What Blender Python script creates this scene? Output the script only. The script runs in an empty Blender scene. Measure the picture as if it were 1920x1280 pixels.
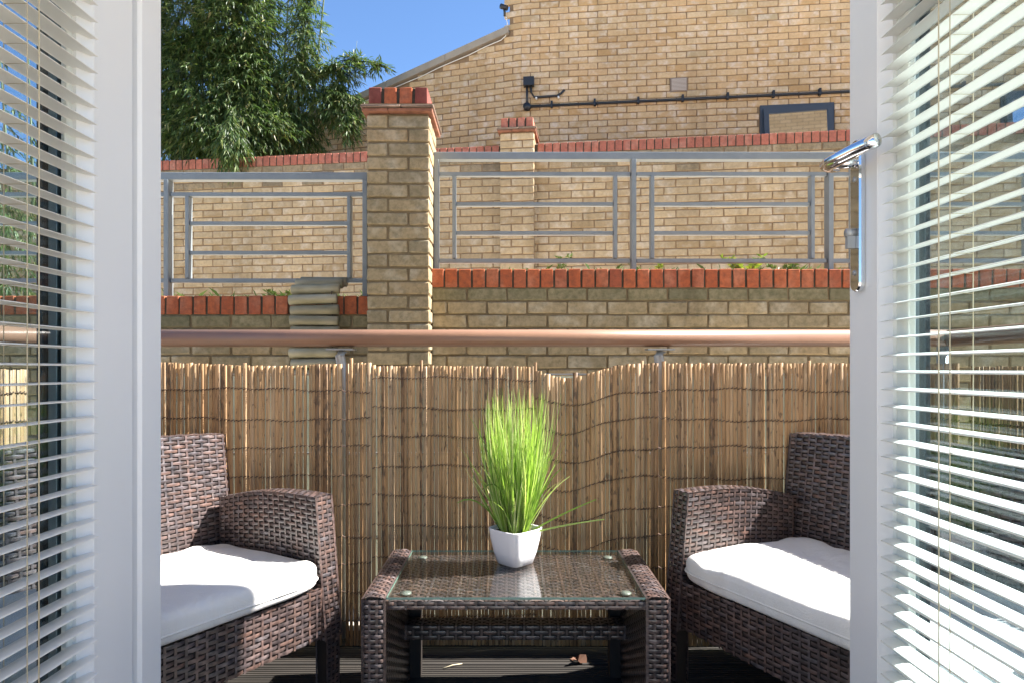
import bpy, math, random
from mathutils import Vector, Matrix, noise

random.seed(7)
R = math.radians
scene = bpy.context.scene
COL = scene.collection

# ------------------------------------------------------------------ camera
cam_d = bpy.data.cameras.new("camera")
cam_d.sensor_width = 36.0
cam_d.lens = 22.56
cam_d.shift_y = 0.0271
cam_d.clip_start = 0.02
cam_d.clip_end = 2000
cam = bpy.data.objects.new("camera", cam_d)
cam.location = (0, 0, 1.0)
cam.rotation_euler = (R(90), 0, 0)
COL.objects.link(cam)
scene.camera = cam

# ------------------------------------------------------------------ sky, sun, exposure
SUN = Vector((0.953, 0.07, 1.0)).normalized()
world = bpy.data.worlds.new("World")
scene.world = world
world.use_nodes = True
wn = world.node_tree
sky = wn.nodes.new("ShaderNodeTexSky")
sky.sky_type = 'NISHITA'
sky.sun_disc = False
sky.sun_elevation = math.asin(SUN.z)
sky.sun_rotation = math.atan2(SUN.x, SUN.y)
sky.air_density = 1.0
sky.dust_density = 0.0
sky.ozone_density = 7.0
bg = wn.nodes["Background"]
bg.inputs["Strength"].default_value = 0.064
wn.links.new(sky.outputs[0], bg.inputs[0])
sun_d = bpy.data.lights.new("sun", 'SUN')
sun_d.energy = 5.0
sun_d.angle = R(0.5)
sun_d.color = (1.0, 0.95, 0.88)
sun = bpy.data.objects.new("sun", sun_d)
sun.rotation_euler = SUN.to_track_quat('Z', 'Y').to_euler()
sun.location = SUN * 30
COL.objects.link(sun)
scene.view_settings.view_transform = 'Standard'
scene.view_settings.look = 'None'
scene.view_settings.gamma = 1.0
scene.view_settings.exposure = 2.06
scene.render.engine = 'CYCLES'
scene.cycles.use_denoising = True
scene.cycles.max_bounces = 10
scene.cycles.transparent_max_bounces = 24
scene.cycles.caustics_reflective = False
scene.cycles.caustics_refractive = False

# ------------------------------------------------------------------ helpers
FPX, CX, HY = 1203.0, 960.0, 692.0
def proj(p):
    return CX + FPX * p[0] / p[1], HY - FPX * (p[2] - 1.0) / p[1]

class MB:
    def __init__(s):
        s.v = []; s.f = []; s.m = []; s.sm = []
    def add(s, vs, fs, mi=0, smooth=False):
        o = len(s.v)
        s.v.extend([tuple(x) for x in vs])
        for f in fs:
            s.f.append(tuple(o + i for i in f)); s.m.append(mi); s.sm.append(smooth)
    def box(s, a, b, mi=0):
        x0, y0, z0 = a; x1, y1, z1 = b
        s.add([(x0,y0,z0),(x1,y0,z0),(x1,y1,z0),(x0,y1,z0),(x0,y0,z1),(x1,y0,z1),(x1,y1,z1),(x0,y1,z1)],
              [(0,3,2,1),(4,5,6,7),(0,1,5,4),(1,2,6,5),(2,3,7,6),(3,0,4,7)], mi)
    def bevbox(s, a, b, w, mi=0):
        """box with chamfered edges (44 triangles)"""
        x0,y0,z0 = a; x1,y1,z1 = b
        vs = []; idx = {}
        for sx in (0,1):
            for sy in (0,1):
                for sz in (0,1):
                    c = ((x0,x1)[sx],(y0,y1)[sy],(z0,z1)[sz])
                    d = (w if sx==0 else -w, w if sy==0 else -w, w if sz==0 else -w)
                    for ax in range(3):
                        p = [c[k] + (0 if k==ax else d[k]) for k in range(3)]
                        idx[(sx,sy,sz,ax)] = len(vs); vs.append(tuple(p))
        fs = []
        I = lambda x,y,z,a: idx[(x,y,z,a)]
        fs += [(I(0,0,0,0),I(0,0,1,0),I(0,1,1,0),I(0,1,0,0)), (I(1,0,0,0),I(1,1,0,0),I(1,1,1,0),I(1,0,1,0))]
        fs += [(I(0,0,0,1),I(1,0,0,1),I(1,0,1,1),I(0,0,1,1)), (I(0,1,0,1),I(0,1,1,1),I(1,1,1,1),I(1,1,0,1))]
        fs += [(I(0,0,0,2),I(0,1,0,2),I(1,1,0,2),I(1,0,0,2)), (I(0,0,1,2),I(1,0,1,2),I(1,1,1,2),I(0,1,1,2))]
        for q in (0,1):
            for r in (0,1):
                fs.append((I(0,q,r,1),I(1,q,r,1),I(1,q,r,2),I(0,q,r,2)))
                fs.append((I(q,0,r,0),I(q,1,r,0),I(q,1,r,2),I(q,0,r,2)))
                fs.append((I(q,r,0,0),I(q,r,1,0),I(q,r,1,1),I(q,r,0,1)))
                for t in (0,1):
                    fs.append((I(q,r,t,0),I(q,r,t,1),I(q,r,t,2)))
        s.add(vs, fs, mi)
    def hexa(s, P, mi=0):
        """8 corners: bottom 4 ccw, top 4 ccw"""
        s.add(P, [(0,3,2,1),(4,5,6,7),(0,1,5,4),(1,2,6,5),(2,3,7,6),(3,0,4,7)], mi)
    def tube(s, pts, r, n=8, mi=0, caps=True, ry=None, smooth=True):
        pts = [Vector(p) for p in pts]
        m = len(pts)
        rs = r if isinstance(r, (list, tuple)) else [r]*m
        vs = []; fs = []
        up = Vector((0,0,1))
        for i, p in enumerate(pts):
            t = (pts[min(i+1,m-1)] - pts[max(i-1,0)])
            if t.length < 1e-9: t = Vector((0,0,1))
            t.normalize()
            ref = up if abs(t.z) < 0.95 else Vector((0,1,0))
            a = t.cross(ref).normalized(); b = a.cross(t).normalized()
            for k in range(n):
                an = 2*math.pi*k/n
                vs.append(p + a*math.cos(an)*rs[i] + b*math.sin(an)*(rs[i] if ry is None else ry))
        for i in range(m-1):
            for k in range(n):
                fs.append((i*n+k, i*n+(k+1)%n, (i+1)*n+(k+1)%n, (i+1)*n+k))
        if caps:
            fs.append(tuple(range(n))[::-1]); fs.append(tuple((m-1)*n+k for k in range(n)))
        s.add(vs, fs, mi, smooth)
    def prism(s, poly, axis, a, b, mi=0, smooth=False):
        """poly in the two other axes (cyclic order), extruded along axis from a to b"""
        n = len(poly); vs = []
        for t in (a, b):
            for (p, q) in poly:
                vs.append({0:(t,p,q),1:(p,t,q),2:(p,q,t)}[axis])
        fs = [(k,(k+1)%n,n+(k+1)%n,n+k) for k in range(n)]
        s.add(vs, fs, mi, smooth)
        o = len(s.v) - 2*n
        s.f.append(tuple(o+k for k in range(n))[::-1]); s.m.append(mi); s.sm.append(False)
        s.f.append(tuple(o+n+k for k in range(n))); s.m.append(mi); s.sm.append(False)
    def mesh(s, name):
        me = bpy.data.meshes.new(name)
        me.from_pydata(s.v, [], s.f)
        me.polygons.foreach_set("material_index", s.m)
        me.polygons.foreach_set("use_smooth", s.sm)
        me.update()
        return me
    def build(s, name, mats, parent=None, loc=None, recalc=True):
        me = s.mesh(name)
        if recalc:
            import bmesh
            bm = bmesh.new(); bm.from_mesh(me)
            bmesh.ops.recalc_face_normals(bm, faces=bm.faces)
            bm.to_mesh(me); bm.free()
        return link(name, me, mats, parent, loc)

def link(name, me, mats, parent=None, loc=None):
    if mats is not None:
        if not isinstance(mats, (list, tuple)): mats = [mats]
        if not me.materials:
            for m in mats: me.materials.append(m)
    o = bpy.data.objects.new(name, me)
    COL.objects.link(o)
    if parent is not None: o.parent = parent
    if loc is not None: o.location = loc
    return o

def empty(name, loc=(0,0,0), rz=0.0):
    o = bpy.data.objects.new(name, None)
    o.empty_display_size = 0.1
    o.location = loc; o.rotation_euler = (0,0,rz)
    COL.objects.link(o)
    return o

def tag(o, label=None, cat=None, group=None, kind=None):
    if label: o["label"] = label
    if cat: o["category"] = cat
    if group: o["group"] = group
    if kind: o["kind"] = kind
    return o

def copy_tree(o, parent=None):
    c = o.copy(); COL.objects.link(c); c.parent = parent
    for ch in list(o.children): copy_tree(ch, c)
    return c

# ------------------------------------------------------------------ materials
def mat(name):
    m = bpy.data.materials.new(name); m.use_nodes = True
    nt = m.node_tree
    return m, nt, nt.nodes["Principled BSDF"]

def simple(name, col, rough=0.6, metal=0.0, var=0.0, scale=8.0, bump=0.0, bscale=60.0, spec=0.5, coat=0.0):
    m, nt, b = mat(name)
    b.inputs["Base Color"].default_value = (*col, 1)
    b.inputs["Roughness"].default_value = rough
    b.inputs["Metallic"].default_value = metal
    b.inputs["Specular IOR Level"].default_value = spec
    b.inputs["Coat Weight"].default_value = coat
    if var or bump:
        tc = nt.nodes.new("ShaderNodeTexCoord")
    if var:
        n = nt.nodes.new("ShaderNodeTexNoise"); n.inputs["Scale"].default_value = scale; n.inputs["Detail"].default_value = 6
        nt.links.new(tc.outputs["Object"], n.inputs["Vector"])
        mx = nt.nodes.new("ShaderNodeMix"); mx.data_type = 'RGBA'
        mx.inputs[6].default_value = (*[c*(1-var) for c in col], 1)
        mx.inputs[7].default_value = (*[min(1, c*(1+var)) for c in col], 1)
        nt.links.new(n.outputs["Fac"], mx.inputs[0]); nt.links.new(mx.outputs[2], b.inputs["Base Color"])
    if bump:
        n2 = nt.nodes.new("ShaderNodeTexNoise"); n2.inputs["Scale"].default_value = bscale; n2.inputs["Detail"].default_value = 4
        nt.links.new(tc.outputs["Object"], n2.inputs["Vector"])
        bp = nt.nodes.new("ShaderNodeBump"); bp.inputs["Strength"].default_value = bump; bp.inputs["Distance"].default_value = 0.004
        nt.links.new(n2.outputs["Fac"], bp.inputs["Height"]); nt.links.new(bp.outputs[0], b.inputs["Normal"])
    return m

def rnd_node(nt):
    """one random number per object and per mesh island"""
    oi = nt.nodes.new("ShaderNodeObjectInfo"); ge = nt.nodes.new("ShaderNodeNewGeometry")
    ad = nt.nodes.new("ShaderNodeMath"); ad.operation = 'ADD'
    nt.links.new(oi.outputs["Random"], ad.inputs[0]); nt.links.new(ge.outputs["Random Per Island"], ad.inputs[1])
    fr = nt.nodes.new("ShaderNodeMath"); fr.operation = 'FRACT'
    nt.links.new(ad.outputs[0], fr.inputs[0])
    return fr.outputs[0]

def ramp(nt, fac, stops, interp='LINEAR'):
    r = nt.nodes.new("ShaderNodeValToRGB"); r.color_ramp.interpolation = interp
    el = r.color_ramp.elements
    while len(el) > 1: el.remove(el[-1])
    el[0].position = stops[0][0]; el[0].color = (*stops[0][1], 1)
    for p, c in stops[1:]:
        e = el.new(p); e.color = (*c, 1)
    nt.links.new(fac, r.inputs[0])
    return r.outputs[0]

def mixc(nt, fac, a, b, mode='MIX'):
    mx = nt.nodes.new("ShaderNodeMix"); mx.data_type = 'RGBA'; mx.blend_type = mode
    for sock, val in ((0, fac), (6, a), (7, b)):
        if isinstance(val, (int, float)): mx.inputs[sock].default_value = val
        elif isinstance(val, tuple): mx.inputs[sock].default_value = (*val, 1)
        else: nt.links.new(val, mx.inputs[sock])
    return mx.outputs[2]

def brick_mat(name, stops, pale=None, pale_amt=0.5, dirt=(0.1,0.09,0.06), dirt_amt=0.25, rough=0.9, bump=0.5):
    m, nt, b = mat(name)
    rn = rnd_node(nt)
    base = ramp(nt, rn, stops)
    tc = nt.nodes.new("ShaderNodeTexCoord")
    geo = nt.nodes.new("ShaderNodeNewGeometry")
    off = nt.nodes.new("ShaderNodeVectorMath"); off.operation = 'ADD'
    cx = nt.nodes.new("ShaderNodeCombineXYZ")
    mul = nt.nodes.new("ShaderNodeMath"); mul.operation = 'MULTIPLY'; mul.inputs[1].default_value = 37.0
    nt.links.new(rn, mul.inputs[0]); nt.links.new(mul.outputs[0], cx.inputs[0]); nt.links.new(mul.outputs[0], cx.inputs[2])
    nt.links.new(geo.outputs["Position"], off.inputs[0]); nt.links.new(cx.outputs[0], off.inputs[1])
    n1 = nt.nodes.new("ShaderNodeTexNoise"); n1.inputs["Scale"].default_value = 9.0; n1.inputs["Detail"].default_value = 3
    nt.links.new(off.outputs[0], n1.inputs["Vector"])
    col = base
    if pale:
        f = ramp(nt, n1.outputs["Fac"], [(0.5,(0,0,0)),(0.68,(pale_amt,)*3)])
        col = mixc(nt, f, col, pale)
    n2 = nt.nodes.new("ShaderNodeTexNoise"); n2.inputs["Scale"].default_value = 34.0; n2.inputs["Detail"].default_value = 8; n2.inputs["Roughness"].default_value = 0.65
    nt.links.new(off.outputs[0], n2.inputs["Vector"])
    f2 = ramp(nt, n2.outputs["Fac"], [(0.35,(dirt_amt,)*3),(0.6,(0,0,0))])
    col = mixc(nt, f2, col, dirt)
    n3 = nt.nodes.new("ShaderNodeTexNoise"); n3.inputs["Scale"].default_value = 1.3; n3.inputs["Detail"].default_value = 4
    nt.links.new(geo.outputs["Position"], n3.inputs["Vector"])
    sh = ramp(nt, n3.outputs["Fac"], [(0.3,(0.84,0.84,0.83)),(0.7,(1.10,1.09,1.08))])
    col = mixc(nt, 1.0, col, sh, 'MULTIPLY')
    mp = nt.nodes.new("ShaderNodeMapping"); mp.inputs["Scale"].default_value = (5.5, 5.5, .7)
    nt.links.new(geo.outputs["Position"], mp.inputs["Vector"])
    n4 = nt.nodes.new("ShaderNodeTexNoise"); n4.inputs["Scale"].default_value = 1.0; n4.inputs["Detail"].default_value = 5
    nt.links.new(mp.outputs[0], n4.inputs["Vector"])
    st = ramp(nt, n4.outputs["Fac"], [(0.28,(0.74,0.73,0.70)),(0.44,(1,1,1)),(.62,(1,1,1)),(.75,(1.12,1.11,1.10))])
    col = mixc(nt, .8, col, mixc(nt, 1.0, col, st, 'MULTIPLY'))
    nt.links.new(col, b.inputs["Base Color"])
    b.inputs["Roughness"].default_value = rough
    b.inputs["Specular IOR Level"].default_value = 0.25
    bp = nt.nodes.new("ShaderNodeBump"); bp.inputs["Strength"].default_value = bump; bp.inputs["Distance"].default_value = 0.004
    nt.links.new(n2.outputs["Fac"], bp.inputs["Height"]); nt.links.new(bp.outputs[0], b.inputs["Normal"])
    return m

M = {}
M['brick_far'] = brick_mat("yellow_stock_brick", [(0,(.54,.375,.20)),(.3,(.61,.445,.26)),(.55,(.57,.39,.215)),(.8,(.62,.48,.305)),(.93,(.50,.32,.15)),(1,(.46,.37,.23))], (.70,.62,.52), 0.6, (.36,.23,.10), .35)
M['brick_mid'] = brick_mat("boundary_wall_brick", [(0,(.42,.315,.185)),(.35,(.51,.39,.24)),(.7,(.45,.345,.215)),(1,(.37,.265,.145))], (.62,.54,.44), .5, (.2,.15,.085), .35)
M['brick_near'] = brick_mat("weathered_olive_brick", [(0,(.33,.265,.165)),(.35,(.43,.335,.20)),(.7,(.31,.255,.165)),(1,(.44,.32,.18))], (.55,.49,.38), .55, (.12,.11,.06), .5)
M['brick_dirty'] = brick_mat("sooty_top_course_brick", [(0,(.25,.20,.13)),(.5,(.33,.25,.15)),(1,(.21,.165,.11))], (.42,.36,.28), .35, (.10,.085,.06), .5)
M['brick_mossy'] = brick_mat("mossy_top_course_brick", [(0,(.22,.19,.115)),(.5,(.28,.235,.14)),(1,(.19,.17,.105))], (.33,.29,.19), .4, (.08,.085,.04), .6)
M['red'] = brick_mat("red_engineering_brick", [(0,(.40,.10,.04)),(.5,(.46,.125,.05)),(.85,(.42,.12,.055)),(1,(.33,.085,.045))], (.52,.24,.15), .45, (.11,.05,.035), .55, rough=.75, bump=.25)
M['red_far'] = brick_mat("faded_red_brick", [(0,(.38,.125,.085)),(.5,(.43,.15,.10)),(1,(.34,.11,.08))], (.50,.28,.21), .45, (.12,.065,.05), .5, rough=.8, bump=.25)
M['maroon'] = brick_mat("maroon_brick", [(0,(.20,.05,.04)),(1,(.23,.065,.05))], (.34,.15,.12), .4, (.07,.03,.025), .35)
M['mortar'] = simple("tan_mortar", (.24,.16,.09), .95, var=.25, scale=20, bump=.6, bscale=150)
M['mortar_near'] = simple("brown_mortar", (.20,.15,.085), .95, var=.35, scale=16, bump=.8, bscale=120)
M['mortar_dark'] = simple("mossy_dark_mortar", (.06,.05,.035), .95, var=.5, scale=30, bump=.6, bscale=120)
M['tile_grey'] = simple("weathered_grey_tile", (.19,.13,.095), .95, var=.7, scale=25, bump=.6, bscale=90)
M['tile'] = simple("clay_creasing_tile", (.25,.105,.062), .9, var=.75, scale=22, bump=.5, bscale=90)
M['stone'] = simple("weathered_concrete_coping", (.33,.29,.23), .9, var=.3, scale=6, bump=.5, bscale=60)
M['grey_steel'] = simple("grey_painted_steel", (.235,.265,.28), .42, metal=.25, var=.18, scale=14, bump=.08, bscale=120)
M['galv'] = simple("galvanised_steel", (.38,.39,.4), .45, metal=.5, var=.2, scale=12)
M['black_plastic'] = simple("black_plastic", (.018,.02,.024), .45)
M['white_plastic'] = simple("white_plastic", (.75,.74,.70), .5)
M['slate_frame'] = simple("slate_blue_window_frame", (.045,.062,.085), .4)
M['louvre'] = simple("tan_grey_louvre", (.50,.44,.38), .6)
M['vent'] = simple("terracotta_grey_vent", (.24,.19,.15), .7)
M['upvc'] = simple("white_upvc", (.80,.81,.82), .28, var=.025, scale=3, bump=.03, bscale=6)
M['upvc_dark'] = simple("dark_glazing_gasket", (.035,.05,.065), .5)
M['spacer'] = simple("glazing_spacer_bar", (.22,.27,.30), .4, metal=.4)
M['blind'] = simple("cream_blind_slat", (.81,.80,.755), .45)
M['blind_frame'] = simple("cream_blind_frame", (.72,.75,.71), .45)
M['cord'] = simple("beige_blind_cord", (.50,.44,.31), .8)
M['chrome'] = simple("polished_chrome", (.78,.79,.81), .06, metal=1.0)
M['copper'] = simple("copper_brown_painted_rail", (.265,.15,.098), .36, metal=0.0, var=.14, scale=10, bump=.05, bscale=200)
M['core'] = simple("dark_wicker_core", (.016,.011,.009), .7)
M['pot'] = simple("white_glazed_ceramic", (.82,.82,.86), .25, coat=.3)
M['soil'] = simple("dark_soil", (.05,.04,.028), .95, var=.5, scale=40, bump=1.0, bscale=120)
M['wire'] = simple("brown_binding_wire", (.085,.05,.04), .6, metal=.4)
M['leaf_dry'] = simple("dry_brown_leaf", (.11,.05,.028), .8, var=.4, scale=60)
M['straw'] = simple("dry_straw", (.55,.48,.33), .8)
M['pad'] = simple("clear_rubber_pad", (.20,.22,.20), .4)
M['paving'] = simple("pale_paving", (.55,.49,.40), .9, var=.25, scale=3, bump=.4, bscale=40)
M['render'] = simple("house_white_render", (.80,.77,.72), .9, var=.15, scale=2)
M['floor'] = simple("room_floor", (.62,.54,.44), .5, var=.2, scale=3)

def house_brick():
    m, nt, b = mat("house_brick_facade")
    geo = nt.nodes.new("ShaderNodeNewGeometry"); sp = nt.nodes.new("ShaderNodeSeparateXYZ"); cb = nt.nodes.new("ShaderNodeCombineXYZ")
    nt.links.new(geo.outputs["Position"], sp.inputs[0]); nt.links.new(sp.outputs[0], cb.inputs[0]); nt.links.new(sp.outputs[2], cb.inputs[1])
    br = nt.nodes.new("ShaderNodeTexBrick"); nt.links.new(cb.outputs[0], br.inputs["Vector"])
    br.inputs["Color1"].default_value = (.50,.36,.2,1); br.inputs["Color2"].default_value = (.42,.29,.15,1); br.inputs["Mortar"].default_value = (.2,.15,.09,1)
    br.inputs["Scale"].default_value = 1.0; br.inputs["Brick Width"].default_value = .225; br.inputs["Row Height"].default_value = .075; br.inputs["Mortar Size"].default_value = .006
    nt.links.new(br.outputs[0], b.inputs["Base Color"]); b.inputs["Roughness"].default_value = .9
    return m
M['house_brick'] = house_brick()

def wicker_mat():
    m, nt, b = mat("brown_plastic_wicker")
    rn = rnd_node(nt)
    c = ramp(nt, rn, [(0,(.045,.036,.038)),(.25,(.085,.057,.050)),(.5,(.062,.053,.058)),(.72,(.112,.068,.056)),(1,(.10,.089,.096))])
    geo = nt.nodes.new("ShaderNodeNewGeometry")
    n = nt.nodes.new("ShaderNodeTexNoise"); n.inputs["Scale"].default_value = 60; n.inputs["Detail"].default_value = 5
    nt.links.new(geo.outputs["Position"], n.inputs["Vector"])
    s = ramp(nt, n.outputs["Fac"], [(.35,(.55,.55,.56)),(.65,(1.5,1.45,1.4))])
    nt.links.new(mixc(nt, 1.0, c, s, 'MULTIPLY'), b.inputs["Base Color"])
    b.inputs["Roughness"].default_value = .3
    b.inputs["Specular IOR Level"].default_value = .9
    return m
M['wicker'] = wicker_mat()

def cane_mat(name, stops, spot):
    m, nt, b = mat(name)
    rn = rnd_node(nt)
    c = ramp(nt, rn, stops)
    tc = nt.nodes.new("ShaderNodeTexCoord")
    geo = nt.nodes.new("ShaderNodeNewGeometry")
    mp = nt.nodes.new("ShaderNodeMapping"); mp.inputs["Scale"].default_value = (160, 160, 7)
    nt.links.new(geo.outputs["Position"], mp.inputs["Vector"])
    n = nt.nodes.new("ShaderNodeTexNoise"); n.inputs["Scale"].default_value = 1; n.inputs["Detail"].default_value = 6
    nt.links.new(mp.outputs[0], n.inputs["Vector"])
    s = ramp(nt, n.outputs["Fac"], [(.3,(.72,.70,.66)),(.7,(1.2,1.18,1.15))])
    c = mixc(nt, 1.0, c, s, 'MULTIPLY')
    mp2 = nt.nodes.new("ShaderNodeMapping"); mp2.inputs["Scale"].default_value = (90, 90, 30)
    nt.links.new(geo.outputs["Position"], mp2.inputs["Vector"])
    n2 = nt.nodes.new("ShaderNodeTexNoise"); n2.inputs["Scale"].default_value = 1; n2.inputs["Detail"].default_value = 3
    nt.links.new(mp2.outputs[0], n2.inputs["Vector"])
    f = ramp(nt, n2.outputs["Fac"], [(.62-spot,(0,0,0)),(.70-spot,(.75,.75,.75))])
    c = mixc(nt, f, c, (.085,.052,.032))
    nt.links.new(c, b.inputs["Base Color"])
    b.inputs["Roughness"].default_value = .5
    b.inputs["Specular IOR Level"].default_value = .4
    return m
CST = [(0,(.37,.225,.112)),(.2,(.45,.29,.155)),(.4,(.38,.23,.115)),(.6,(.48,.325,.19)),(.78,(.40,.29,.19)),(.9,(.34,.205,.105)),(1,(.25,.16,.092))]
M['cane'] = cane_mat("split_bamboo_cane", CST, 0.0)
M['cane_spotted'] = cane_mat("mottled_dark_bamboo_cane", [(0,(.25,.15,.08)),(1,(.31,.19,.10))], 0.14)

def leaf_mat(name, stops, trans=.35):
    m, nt, b = mat(name)
    rn = rnd_node(nt)
    c = ramp(nt, rn, stops)
    nt.links.new(c, b.inputs["Base Color"])
    b.inputs["Roughness"].default_value = .45
    tr = nt.nodes.new("ShaderNodeBsdfTranslucent")
    nt.links.new(mixc(nt, 1.0, c, (1.25,1.35,.7), 'MULTIPLY'), tr.inputs[0])
    ms = nt.nodes.new("ShaderNodeMixShader"); ms.inputs[0].default_value = trans
    out = nt.nodes["Material Output"]
    nt.links.new(b.outputs[0], ms.inputs[1]); nt.links.new(tr.outputs[0], ms.inputs[2]); nt.links.new(ms.outputs[0], out.inputs[0])
    return m
M['leaf'] = leaf_mat("bamboo_leaf", [(0,(.030,.062,.018)),(.4,(.055,.10,.028)),(.75,(.09,.145,.04)),(.93,(.16,.20,.06)),(1,(.24,.20,.08))])
M['blade'] = leaf_mat("artificial_grass_blade", [(0,(.09,.19,.025)),(.4,(.27,.42,.08)),(.75,(.45,.58,.19)),(1,(.60,.62,.34))], .4)
M['weed'] = leaf_mat("weed_leaf", [(0,(.10,.17,.03)),(.6,(.22,.30,.05)),(1,(.38,.40,.07))], .4)
M['grass'] = leaf_mat("short_grass", [(0,(.05,.10,.02)),(1,(.12,.17,.05))], .3)
M['stem'] = simple("bamboo_culm", (.10,.13,.05), .5, var=.3, scale=12)

def glass_mat(name, tint, refl_ior=1.5, haze=0.0):
    m, nt, b = mat(name)
    nt.nodes.remove(b)
    t = nt.nodes.new("ShaderNodeBsdfTransparent"); t.inputs[0].default_value = (*tint, 1)
    g = nt.nodes.new("ShaderNodeBsdfGlossy"); g.inputs["Roughness"].default_value = .01
    lw = nt.nodes.new("ShaderNodeLayerWeight"); lw.inputs[0].default_value = .5
    pw = nt.nodes.new("ShaderNodeMath"); pw.operation = 'POWER'; pw.inputs[1].default_value = 5.0
    nt.links.new(lw.outputs["Facing"], pw.inputs[0])
    f0 = ((refl_ior-1)/(refl_ior+1))**2
    fr = nt.nodes.new("ShaderNodeMath"); fr.operation = 'MULTIPLY_ADD'; fr.inputs[1].default_value = 1-f0; fr.inputs[2].default_value = f0
    nt.links.new(pw.outputs[0], fr.inputs[0])
    ms = nt.nodes.new("ShaderNodeMixShader")
    out = nt.nodes["Material Output"]
    nt.links.new(fr.outputs[0], ms.inputs[0]); nt.links.new(t.outputs[0], ms.inputs[1]); nt.links.new(g.outputs[0], ms.inputs[2])
    last = ms
    if haze:
        d = nt.nodes.new("ShaderNodeBsdfTranslucent"); d.inputs[0].default_value = (.85,.9,.85,1)
        m2 = nt.nodes.new("ShaderNodeMixShader"); m2.inputs[0].default_value = haze
        nt.links.new(ms.outputs[0], m2.inputs[1]); nt.links.new(d.outputs[0], m2.inputs[2]); last = m2
    nt.links.new(last.outputs[0], out.inputs[0])
    return m
M['glass'] = glass_mat("door_glass", (.86,.91,.93), 1.45)
M['table_glass'] = glass_mat("table_glass", (.955,.98,.965), 1.75)
M['glass_edge'] = simple("green_glass_edge", (.20,.34,.29), .15, spec=.8)
M['window_glass'] = simple("reflective_window_glass", (.03,.03,.03), .03, spec=1.0)
M['window_glass'].node_tree.nodes['Principled BSDF'].inputs['IOR'].default_value = 3.6
M['frosted'] = glass_mat("frosted_balustrade_glass", (.70,.76,.70), 1.5, .28)

def fabric_mat():
    m, nt, b = mat("white_cotton_cushion")
    b.inputs["Base Color"].default_value = (.80,.79,.77,1)
    b.inputs["Roughness"].default_value = .95
    b.inputs["Specular IOR Level"].default_value = .15
    tc = nt.nodes.new("ShaderNodeTexCoord")
    n = nt.nodes.new("ShaderNodeTexNoise"); n.inputs["Scale"].default_value = 7; n.inputs["Detail"].default_value = 5; n.inputs["Distortion"].default_value = 1.2
    nt.links.new(tc.outputs["Object"], n.inputs["Vector"])
    w = nt.nodes.new("ShaderNodeTexNoise"); w.inputs["Scale"].default_value = 700
    nt.links.new(tc.outputs["Object"], w.inputs["Vector"])
    ad = nt.nodes.new("ShaderNodeMath"); ad.operation = 'MULTIPLY_ADD'; ad.inputs[1].default_value = .12
    nt.links.new(w.outputs["Fac"], ad.inputs[0]); nt.links.new(n.outputs["Fac"], ad.inputs[2])
    bp = nt.nodes.new("ShaderNodeBump"); bp.inputs["Strength"].default_value = .6; bp.inputs["Distance"].default_value = .035
    nt.links.new(ad.outputs[0], bp.inputs["Height"]); nt.links.new(bp.outputs[0], b.inputs["Normal"])
    return m
M['fabric'] = fabric_mat()

def wood_mat(name, a, bcol, sc=(3,40,40)):
    m, nt, b = mat(name)
    rn = rnd_node(nt)
    geo = nt.nodes.new("ShaderNodeNewGeometry")
    mp = nt.nodes.new("ShaderNodeMapping"); mp.inputs["Scale"].default_value = sc
    nt.links.new(geo.outputs["Position"], mp.inputs["Vector"])
    n = nt.nodes.new("ShaderNodeTexNoise"); n.inputs["Scale"].default_value = 1; n.inputs["Detail"].default_value = 7
    nt.links.new(mp.outputs[0], n.inputs["Vector"])
    c = ramp(nt, n.outputs["Fac"], [(.3,a),(.7,bcol)])
    s = ramp(nt, rn, [(0,(.8,.8,.8)),(1,(1.15,1.15,1.12))])
    nt.links.new(mixc(nt, 1.0, c, s, 'MULTIPLY'), b.inputs["Base Color"])
    b.inputs["Roughness"].default_value = .7
    return m
M['deck'] = wood_mat("dark_weathered_decking", (.013,.011,.009), (.038,.032,.027))
M['log'] = wood_mat("weathered_green_log", (.22,.20,.12), (.40,.36,.26), (5,22,22))

# ------------------------------------------------------------------ ground and house (setting)
g = MB(); g.box((-150,-60,-.45),(150,300,-.35)); tag(g.build("ground", M['paving']), kind="structure")
g = MB()
g.box((-40,3.80,-.34),(-.63,120,1.39)); g.box((-.62,3.80,-.34),(40,120,1.54))
tag(g.build("upper_ground", M['paving']), kind="structure")

g = MB()
g.box((-3.2,.30,-.34),(-.84,.56,2.95)); g.box((.78,.30,-.34),(3.2,.56,2.95)); g.box((-.84,.30,2.2),(.78,.56,2.95))
tag(g.build("house_wall", M['render']), kind="structure")
g = MB(); g.box((2.6,.28,2.955),(5.8,.55,7.6)); tag(g.build("house_upper_wall", M['house_brick']), kind="structure")
g = MB(); g.box((-3.2,-3.2,-.2),(3.2,.56,-.004)); tag(g.build("room_floor", M['floor']), kind="structure")
g = MB(); g.box((-3.2,-.5,2.62),(1.72,1.83,2.80)); tag(g.build("overhead_slab", M['render']), kind="structure")

# deck: grooved boards along x
deckm = []
for v in range(3):
    mb = MB(); w = .140; n = 9
    prof = [(-w/2,-.025),(-w/2,-.003)]
    step = (w-.008)/n
    for i in range(n):
        a = -w/2+.004+i*step
        prof += [(a,0),(a+step*.58,0),(a+step*.66,-.004),(a+step*.92,-.004)]
    prof += [(w/2-.001,-.003),(w/2,-.025)]
    mb.prism([(p, q) for p, q in prof], 0, -1.70, 1.64)
    me = mb.mesh("deck_board"); me.materials.append(M['deck']); deckm.append(me)
dk = MB(); dk.box((-1.74,.57,-.10),(1.66,2.47,-.03)); deck = tag(dk.build("deck", M['core']), kind="structure")
for i in range(13):
    o = link("deck_board", deckm[i%3], None, deck, (0, .645+i*.1465, random.uniform(-.001,.001)))

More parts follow.
